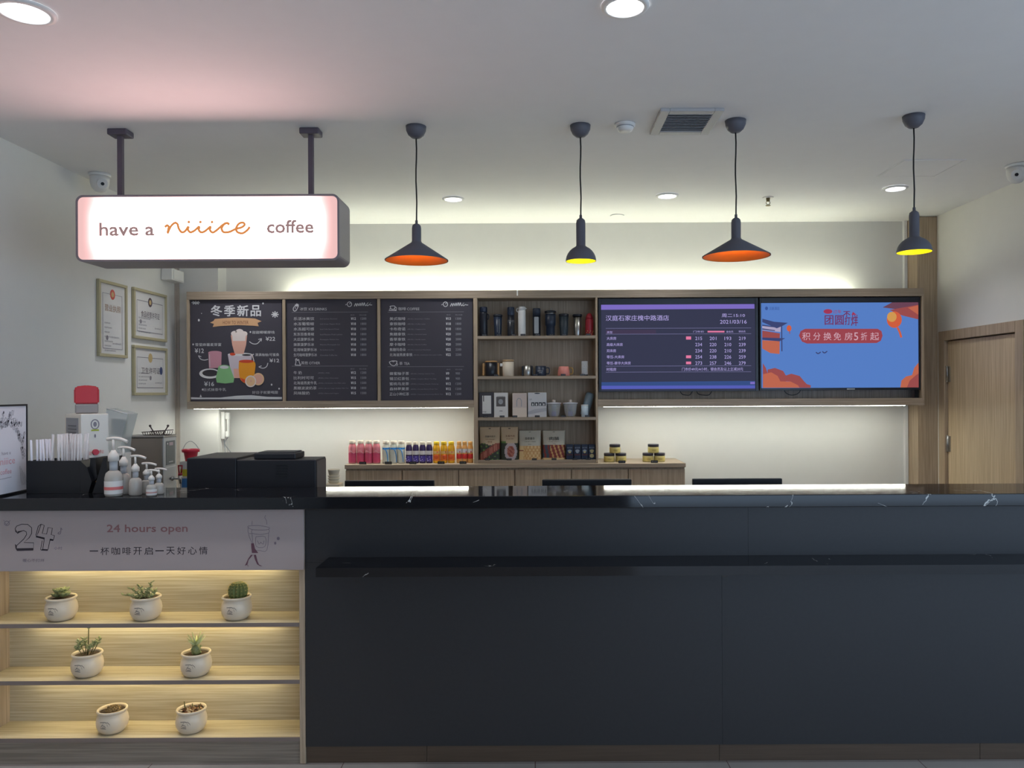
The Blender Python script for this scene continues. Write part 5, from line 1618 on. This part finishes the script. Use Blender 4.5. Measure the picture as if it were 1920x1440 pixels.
# white dispenser with red button, red hopper on top
P = Vector((W(152, 850, 3.6)[0], 3.6))
th = math.radians(50)
t = thing('drink_dispenser', 'slim white dispenser with green round mark and red button', 'dispenser', (0, 0, 0))
wd, dp, hd = .122, .20, 1.452 - .9005
bm = new(); box(bm, 0, wd, 0, dp, 0, hd, bev=.004); cab = obj('cabinet', bm, mat('ivory enamel', (222, 218, 206), .4), t)
bm = new(); box(bm, -.002, -.0002, .03, dp - .02, .012, hd - .02); sd = obj('side_panel', bm, M_GREY, t)
bm = new()
for k in range(5):
    box(bm, -.004, -.0021, .05, dp - .05, hd - .06 - .016 * k, hd - .054 - .016 * k)
obj('vent_slots', bm, mat('vent slot grey', (112, 114, 118), .6), sd)
bm = new(); q = oval(wd / 2, hd - .05, .017, .022); stroke(bm, q + [q[0]], .005, -.0008, 0); flat(bm, oval(wd / 2, hd - .05, .008, .012), -.0006, 0); flat(bm, [(wd / 2 - .018, hd - .082), (wd / 2 + .018, hd - .082), (wd / 2 + .016, hd - .074), (wd / 2 - .016, hd - .074)], -.0012, 1)
text(bm, '启动', .022, .045, hd - .196, hd - .178, -.0008, 2); text(bm, '停止', .078, .100, hd - .190, hd - .172, -.0008, 2)
flat(bm, oval(wd / 2, hd - .105, .004, .009), -.0008, 0)
printed('front_print', bm, [MATS['certificate grey ink'], mat('lime print', (168, 178, 60), .5), mat('red print', (206, 84, 80), .5)], t)
bm = new(); tube(bm, [(wd / 2, -.0005, hd - .182), (wd / 2, -.012, hd - .182)], .014, 18); obj('push_button', bm, mat('red plastic', (196, 36, 54), .35), t, 'round red button')
t.location = (P.x, P.y, .9005); t.rotation_euler = (0, 0, th)
t = thing('sanitizer_dispenser', 'red-lidded dispenser box on top of the slim white dispenser', 'dispenser', (0, 0, 0))
bm = new(); box(bm, -.048, .048, -.04, .04, 0, .046, bev=.006); obj('clear_base', bm, mat('smoky plastic', (140, 134, 130), .35), t)
bm = new()
prism(bm, [(-.052, .0465), (.052, .0465), (.052, .12), (.044, .13), (.0, .136), (-.044, .13), (-.052, .118)], -.044, .044)
bmesh.ops.bevel(bm, geom=list(bm.edges), offset=.006, segments=3, affect='EDGES'); obj('lid', bm, mat('glossy red plastic', (186, 28, 36), .3), t)
Yd = 3.6 + .11
t.location = (W(163, 775, Yd)[0], Yd, 1.4525); t.rotation_euler = (0, 0, .5)
# clear bin behind
Yb_ = 3.98
q = [W(*p, Yb_) for p in ((200, 766), (240, 776), (228, 822), (225, 850), (205, 850), (196, 800))]
t = thing('clear_bin', 'clear tapering plastic bin behind the slim white dispenser', 'plastic bin', (q[0][0], Yb_, .9005))
bm = new()
prism(bm, q, Yb_, Yb_ + .10); obj('bin_shell', bm, mat('milky clear plastic', (206, 214, 212), .25, alpha=.45), t)
bm = new(); prism(bm, [W(*p, Yb_) for p in ((205, 785), (224, 789), (220, 818), (204, 815))], Yb_ + .02, Yb_ + .08); obj('bin_contents', bm, mat('grey contents', (150, 152, 150), .6), t)
bm = new(); tube(bm, [(q[0][0], Yb_ - .002, q[0][1]), (q[1][0], Yb_ - .002, q[1][1])], .003, 8); obj('bin_rim', bm, M_WHITE, t)
bm = new(); box(bm, W(203, 850, Yb_)[0], W(227, 850, Yb_)[0], Yb_ + .0, Yb_ + .1, .9005, q[3][1] - .0005); obj('bin_stand', bm, M_WHITE, t)

# stainless boiler with tap
YO = 4.30
o0, o1, o2 = W(232, 850, YO)[0], W(305, 850, YO)[0], W(328, 850, YO)[0]
oz = W(280, 821, YO)[1]
t = thing('water_boiler', 'stainless steel water boiler with control strip and tap', 'water boiler', ((o0 + o2) / 2, YO, .9005))
OD = .148
bm = new(); box(bm, o0, o1, YO, YO + OD, .9005, oz, bev=.004); obj('steel_housing', bm, mat('dull stainless', (150, 142, 132), .38, .85), t)
bm = new(); box(bm, o0 - .002, o1 + .010, YO - .006, YO + OD + .006, oz + .0005, oz + .012, bev=.003); obj('top_lip', bm, M_STEEL, t)
bm = new(); box(bm, o1 + .0005, o1 + .008, YO, YO + OD, .9005, oz, bev=.002); cs = obj('control_side', bm, mat('pale grey enamel', (196, 196, 192), .4), t)
za, zb = W(316, 873, YO)[1], W(316, 828, YO)[1]
bm = new(); box(bm, o1 + .0085, o1 + .0105, YO + .020, YO + OD - .022, za, zb, bev=.001); obj('control_panel', bm, mat('slate control panel', (112, 116, 114), .4), cs)
bm = new()
box(bm, o1 + .0106, o1 + .0116, YO + .03, YO + .04, zb - .018, zb - .010, 0); box(bm, o1 + .0106, o1 + .0116, YO + .055, YO + .10, zb - .026, zb - .008, 1); box(bm, o1 + .0106, o1 + .0116, YO + .05, YO + .10, za + .014, za + .018, 0)
box(bm, o1 + .0081, o1 + .0087, YO + .01, YO + OD - .01, za - .016, za - .010, 0); box(bm, o1 + .0081, o1 + .0087, YO + .05, YO + .10, .98, 1.005, 2)
printed('panel_print', bm, [M_WHITE, mat('panel pink light', (196, 172, 176), .5), mat('yellow print', (212, 196, 60), .5)], cs)
yt = YO + .07
ty = W(325, 897, yt)[1]
tx = W(338, 897, yt)[0]
bm = new(); tube(bm, [(o1 + .0085, yt, ty), (tx, yt, ty)], .006, 10); blob(bm, (o1 + .022, yt, ty), (.009, .012, .014)); tube(bm, [(tx, yt, ty + .016), (tx, yt, ty - .03)], [.012, .006], 10); tp = obj('tap', bm, M_STEEL, t)
bm = new(); tube(bm, [(tx, yt, ty + .0165), (tx, yt, ty + .03)], .012, 10)
tube(bm, [(tx - .006, yt, ty + .03), (tx - .011, yt, ty + .072)], .004, 6); tube(bm, [(tx + .006, yt, ty + .03), (tx + .011, yt, ty + .072)], .004, 6); tube(bm, [(tx - .013, yt, ty + .072), (tx + .013, yt, ty + .072)], .004, 6)
obj('tap_lever', bm, mat('wine red plastic', (140, 24, 34), .4), tp, 'red tap lever')
# wire rack on the boiler
t = thing('wire_rack', 'small wire rack with two raised handles on top of the boiler', 'wire rack', (o1, YO + .1, oz + .0125))
zt = oz + .0125
bm = new()
r0, r1 = W(274, 815, YO + .07)[0], o1 + .004
for yy in (YO + .02, YO + .12):
    tube(bm, [(r0, yy, zt + .018), (r1, yy, zt + .026)], .0025, 6)
for k in range(10):
    x = r0 + (r1 - r0) * (k + .5) / 10
    tube(bm, smooth_path([(x, YO + .02, zt + .02), (x, YO + .03, zt + .003), (x, YO + .11, zt + .003), (x, YO + .12, zt + .02)], 3), .0018, 5)
obj('wire_basket', bm, mat('dark wire', (84, 72, 70), .5, .5), t)
for xa, xb in ((r0 + .055, r0 + .028), (r1 - .03, r1 - .002)):
    bm = new(); tube(bm, [(xa, YO + .06, zt + .006), (xb, YO + .06, zt + .05)], .0035, 8); blob(bm, (xb, YO + .06, zt + .052), (.007, .007, .007)); obj('rack_handle', bm, MATS['dark wire'], t)
# red bucket on a carton
YC_ = 4.625
c0, c1 = W(337, 900, YC_)[0], W(362, 900, YC_)[0]
cz = W(345, 866, YC_)[1]
t = thing('cleaner_carton', 'white carton with yellow and blue bands behind the tap', 'carton', ((c0 + c1) / 2, YC_, .9005))
bm = new(); box(bm, c0, c1, YC_, YC_ + .12, .9005, cz, bev=.002); obj('carton_body', bm, MATS['white card'], t)
bm = new(); z0, z1, z2, z3 = (W(345, p, YC_)[1] for p in (893, 880, 918, 897)); flat(bm, [(c0 + .004, z0), (c1 - .002, z0), (c1 - .002, z1), (c0 + .004, z1)], YC_ - .0008, 0); flat(bm, [(c0 + .012, z2), (c1 - .002, z2), (c1 - .002, z3), (c0 + .012, z3)], YC_ - .0008, 1)
printed('carton_print', bm, [mat('yellow print', (212, 196, 60), .5), mat('blue print', (62, 120, 180), .5)], t)
t = thing('red_bucket', 'small red tub with a wire handle standing on the white carton', 'bucket', (W(348, 865, YC_)[0], YC_ + .06, cz + .0005))
x = ORG[t].x + .005
bm = new(); lathe(bm, [(.030, 0), (.032, .003), (.040, .052), (.050, .054), (.052, .070), (.048, .072), (.044, .058)], x, YC_ + .06, cz + .0005, 28, cap1=False); obj('tub', bm, mat('red tub plastic', (214, 46, 70), .35), t)
bm = new(); tube(bm, smooth_path([(x - .052, YC_ + .06, cz + .064), (x - .03, YC_ + .06, cz + .105), (x + .0, YC_ + .06, cz + .12), (x + .03, YC_ + .06, cz + .10), (x + .053, YC_ + .06, cz + .064)], 5), .0018, 6); obj('wire_handle', bm, M_GREY, t)

# ------------------------------------------------------------------ on the counter: straw box, straws, sign, pump bottles
t = thing('straw_box', 'black open counter box holding straws, with two slanted lid slots', 'straw box', (-2.0, 3.36, TZ))
YX = 3.30
x0, x1 = W(47, 890, YX)[0] + .006, W(150, 890, YX)[0]
zt = W(100, 864, YX)[1]
ZB = TZ + .0006
bm = new()
box(bm, x0, x1, YX, YX + .006, ZB, zt); box(bm, x0, x1, YX + .134, YX + .14, ZB, zt); box(bm, x0, x0 + .006, YX + .006, YX + .134, ZB, zt); box(bm, x1 - .006, x1, YX + .006, YX + .134, ZB, zt); box(bm, x0 + .006, x1 - .006, YX + .006, YX + .134, ZB, ZB + .006); box(bm, x0 + (x1 - x0) * .31 - .002, x0 + (x1 - x0) * .31 + .002, YX + .006, YX + .134, ZB + .006, zt - .003)
obj('box_body', bm, M_BLACKP, t)
bm = new(); prism(bm, [(x1 + .0005, ZB), (x1 + .035, ZB), (x1 + .050, ZB + .05), (x1 + .03, zt - .028), (x1 + .0005, zt)], YX, YX + .14); obj('end_block', bm, M_BLACKP, t)
bm = new(); prism(bm, [(x1 + .030, zt - .030), (x1 + .052, ZB + .055), (x1 + .062, ZB + .065), (x1 + .054, zt + .010), (x1 + .034, zt + .010)], YX + .02, YX + .12); obj('slanted_divider', bm, M_BLACKP, t)
bm = new(); prism(bm, [(x1 + .052, ZB), (x1 + .115, ZB), (x1 + .125, ZB + .03), (x1 + .112, zt + .012), (x1 + .100, zt + .010), (x1 + .068, ZB + .045)], YX + .0, YX + .14); obj('slanted_divider', bm, M_BLACKP, t)
for k in range(3):
    bm = new(); z = ZB + .012 + .013 * k
    vs = box(bm, x1 + .036, x1 + .058, YX + .03, YX + .11, z + .03, z + .036); bmesh.ops.rotate(bm, verts=vs, cent=(x1 + .046, YX, z + .03), matrix=Matrix.Rotation(-.35, 3, 'Y')); obj('stored_sleeve', bm, mat('kraft sleeve', (172, 132, 84), .7), t)
rnd = random.Random(5)
YM = YX + .07
mid = x0 + (x1 - x0) * .31
M_STRAWP = mat('white straw paper', (206, 206, 214), .6)
M_STRAWC = mat('clear straw plastic', (226, 224, 224), .2, alpha=.5)
first = None
for k in range(13):
    x = x0 + .010 + (mid - x0 - .018) * (k + .5) / 13
    yy = YX + .022 + .09 * ((k * 5) % 13) / 13
    if first is None:
        t = thing('wrapped_straw', 'white paper-wrapped straw standing in the black straw box', 'straw', group='paper-wrapped straws in the straw box')
        bm = new(); tube(bm, [(0, 0, 0), (0, 0, .222)], .0045, 8); obj('paper_sleeve', bm, M_STRAWP, t); first = t
    else:
        t = dup(first, (0, 0, 0))
    t.location = (x, yy, ZB + .0068); t.rotation_euler = (rnd.uniform(-.05, .05), rnd.uniform(-.05, -.01), 0)
first = None
for k in range(30):
    x = mid + .014 + (x1 - mid - .030) * (k + .5) / 30
    yy = YX + .020 + .094 * ((k * 7) % 30) / 30
    if first is None:
        t = thing('drinking_straw', 'clear plastic drinking straw standing in the black straw box', 'straw', group='clear drinking straws in the straw box')
        bm = new(); tube(bm, [(0, 0, 0), (0, 0, .246)], .0045, 8); obj('straw_tube', bm, M_STRAWC, t); first = t
    else:
        t = dup(first, (0, 0, 0))
    t.location = (x, yy, ZB + .0068); t.rotation_euler = (rnd.uniform(-.05, .05), rnd.uniform(-.06, .05), 0)

# framed notice, turned to the room
t = thing('tabletop_notice', 'black-framed white notice with cup drawings and pink words on the counter', 'framed notice', (0, 0, 0))
nw, nh = .235, .384
bm = new()
for q in ((0, nw, nh - .008, nh), (0, nw, 0, .008), (0, .008, .008, nh - .008), (nw - .008, nw, .008, nh - .008)):
    box(bm, q[0], q[1], 0, .014, q[2], q[3], bev=.001)
obj('frame', bm, M_BLACKP, t)
bm = new(); box(bm, .008, nw - .008, .003, .011, .008, nh - .008); obj('notice_sheet', bm, mat('notice paper', (206, 208, 214), .5), t)
bm = new()
rnd = random.Random(12)
for k in range(46):
    a = -.55 + 2.3 * k / 46
    R_ = rnd.uniform(.115, .165)
    cx, cz = .10 + R_ * math.sin(a) * .75, .165 + R_ * 1.15 * math.cos(a)
    if not (.018 < cx < nw - .02 and .03 < cz < nh - .025):
        continue
    s, rr = rnd.uniform(.008, .014), rnd.uniform(-.7, .7)
    pts = [(-.5, .8), (.5, .8), (.35, -.8), (-.35, -.8), (-.5, .8)]
    q = [(cx + s * (u * math.cos(rr) - v * math.sin(rr)), cz + s * (u * math.sin(rr) + v * math.cos(rr))) for u, v in pts]
    stroke(bm, q, .0016, .0022, 0)
    if k % 5 == 0:
        flat(bm, oval(cx + .004, cz + .01, .004, .006, 10), .0018, 0)
    if k % 3 == 0:
        stroke(bm, [(cx, cz - .012), (cx + .008, cz + .014), (cx + .012, cz + .004)], .0014, .0020, 2)
for k in range(5):
    x = nw - .055 + .009 * k
    stroke(bm, [(x, .115 - .01 * k), (x + .006, .05), (x + .016, .03)], .0014, .0022, 0)
text(bm, 'niiice', .045, .145, .130, .158, .0022, 1); text(bm, 'coffee', .045, .120, .090, .112, .0022, 1); text(bm, 'have a', .055, .115, .172, .186, .0022, 2); stroke(bm, [(.04, .072), (.12, .074)], .0018, .0022, 2)
printed('print', bm, [mat('notice black ink', (46, 44, 52), .6), mat('notice pink ink', (206, 150, 156), .6), mat('notice grey ink', (130, 128, 136), .6)], t)
t.location = (-2.222, 3.162, ZB); t.rotation_euler = (0, 0, math.radians(93.5))


def pump_bottle(px, ptop, Y, label, k, band=None):
    """Syrup bottle with a pump whose nozzle points aside; k scales its girth."""
    x = W(px, 900, Y)[0]
    zt = W(px, ptop, Y)[1] - ZB
    t = thing('pump_bottle', label, 'pump bottle', (x, Y, ZB), 'syrup pump bottles on the counter')
    r = .034 * k
    hb = zt * .44
    bm = new(); lathe(bm, [(r * .93, 0), (r, .006), (r, hb * .72), (r * .85, hb * .9), (r * .5, hb)], x, Y, ZB, 28); obj('bottle_body', bm, mat('clear syrup bottle', (188, 182, 172), .15, alpha=.72), t)
    bm = new(); lathe(bm, [(r * .46, hb + .0004), (r * .46, zt * .60)], x, Y, ZB, 20); obj('pump_sleeve', bm, mat('pump sleeve', (196, 198, 200), .3, alpha=.8), t)
    bm = new(); lathe(bm, [(r * .62, zt * .6005), (r * .62, zt * .70), (r * .40, zt * .745), (r * .22, zt * .79)], x, Y, ZB, 20); obj('screw_collar', bm, mat('pump cream plastic', (208, 202, 193), .4), t)
    bm = new()
    tube(bm, [(x, Y, ZB + zt * .79), (x, Y, ZB + zt * .97)], r * .17, 10)
    tube(bm, smooth_path([(x - r * .8, Y, ZB + zt * .975), (x - r * .1, Y, ZB + zt * .99), (x + r * .8, Y, ZB + zt * .98), (x + r * 1.7, Y, ZB + zt * .93)], 4), r * .20, 8)
    obj('pump_head', bm, MATS['pump cream plastic'], t)
    if band:
        bm = new(); lathe(bm, [(r * 1.015, hb * .10), (r * 1.015, hb * .60)], x, Y, ZB, 28, cap0=False, cap1=False); lb = obj('bottle_label', bm, MATS['white card'], t)
        bm = new(); lathe(bm, [(r * 1.03, hb * .26), (r * 1.03, hb * .38)], x, Y, ZB, 28, cap0=False, cap1=False); obj('label_band', bm, band, lb)
    return t


pump_bottle(213, 821, 3.215, 'tallest syrup pump bottle with red-banded label, beside the straw box', 1.02, mat('coral band', (206, 108, 104), .5))
pump_bottle(232, 838, 3.28, 'cream pump bottle, second in the row of syrup bottles', .84)
pump_bottle(254, 854, 3.24, 'cream pump bottle, third in the row of syrup bottles', .76)
pump_bottle(275, 868, 3.30, 'short pump bottle with a pink-tipped nozzle, fourth in the row', .72)
pump_bottle(284, 881, 3.21, 'shortest pump bottle with pink label band, in front of the last one', .60, mat('dull pink band', (190, 140, 132), .5))
pump_bottle(298, 878, 3.27, 'short pump bottle at the end of the row, by the coffee machine', .60)
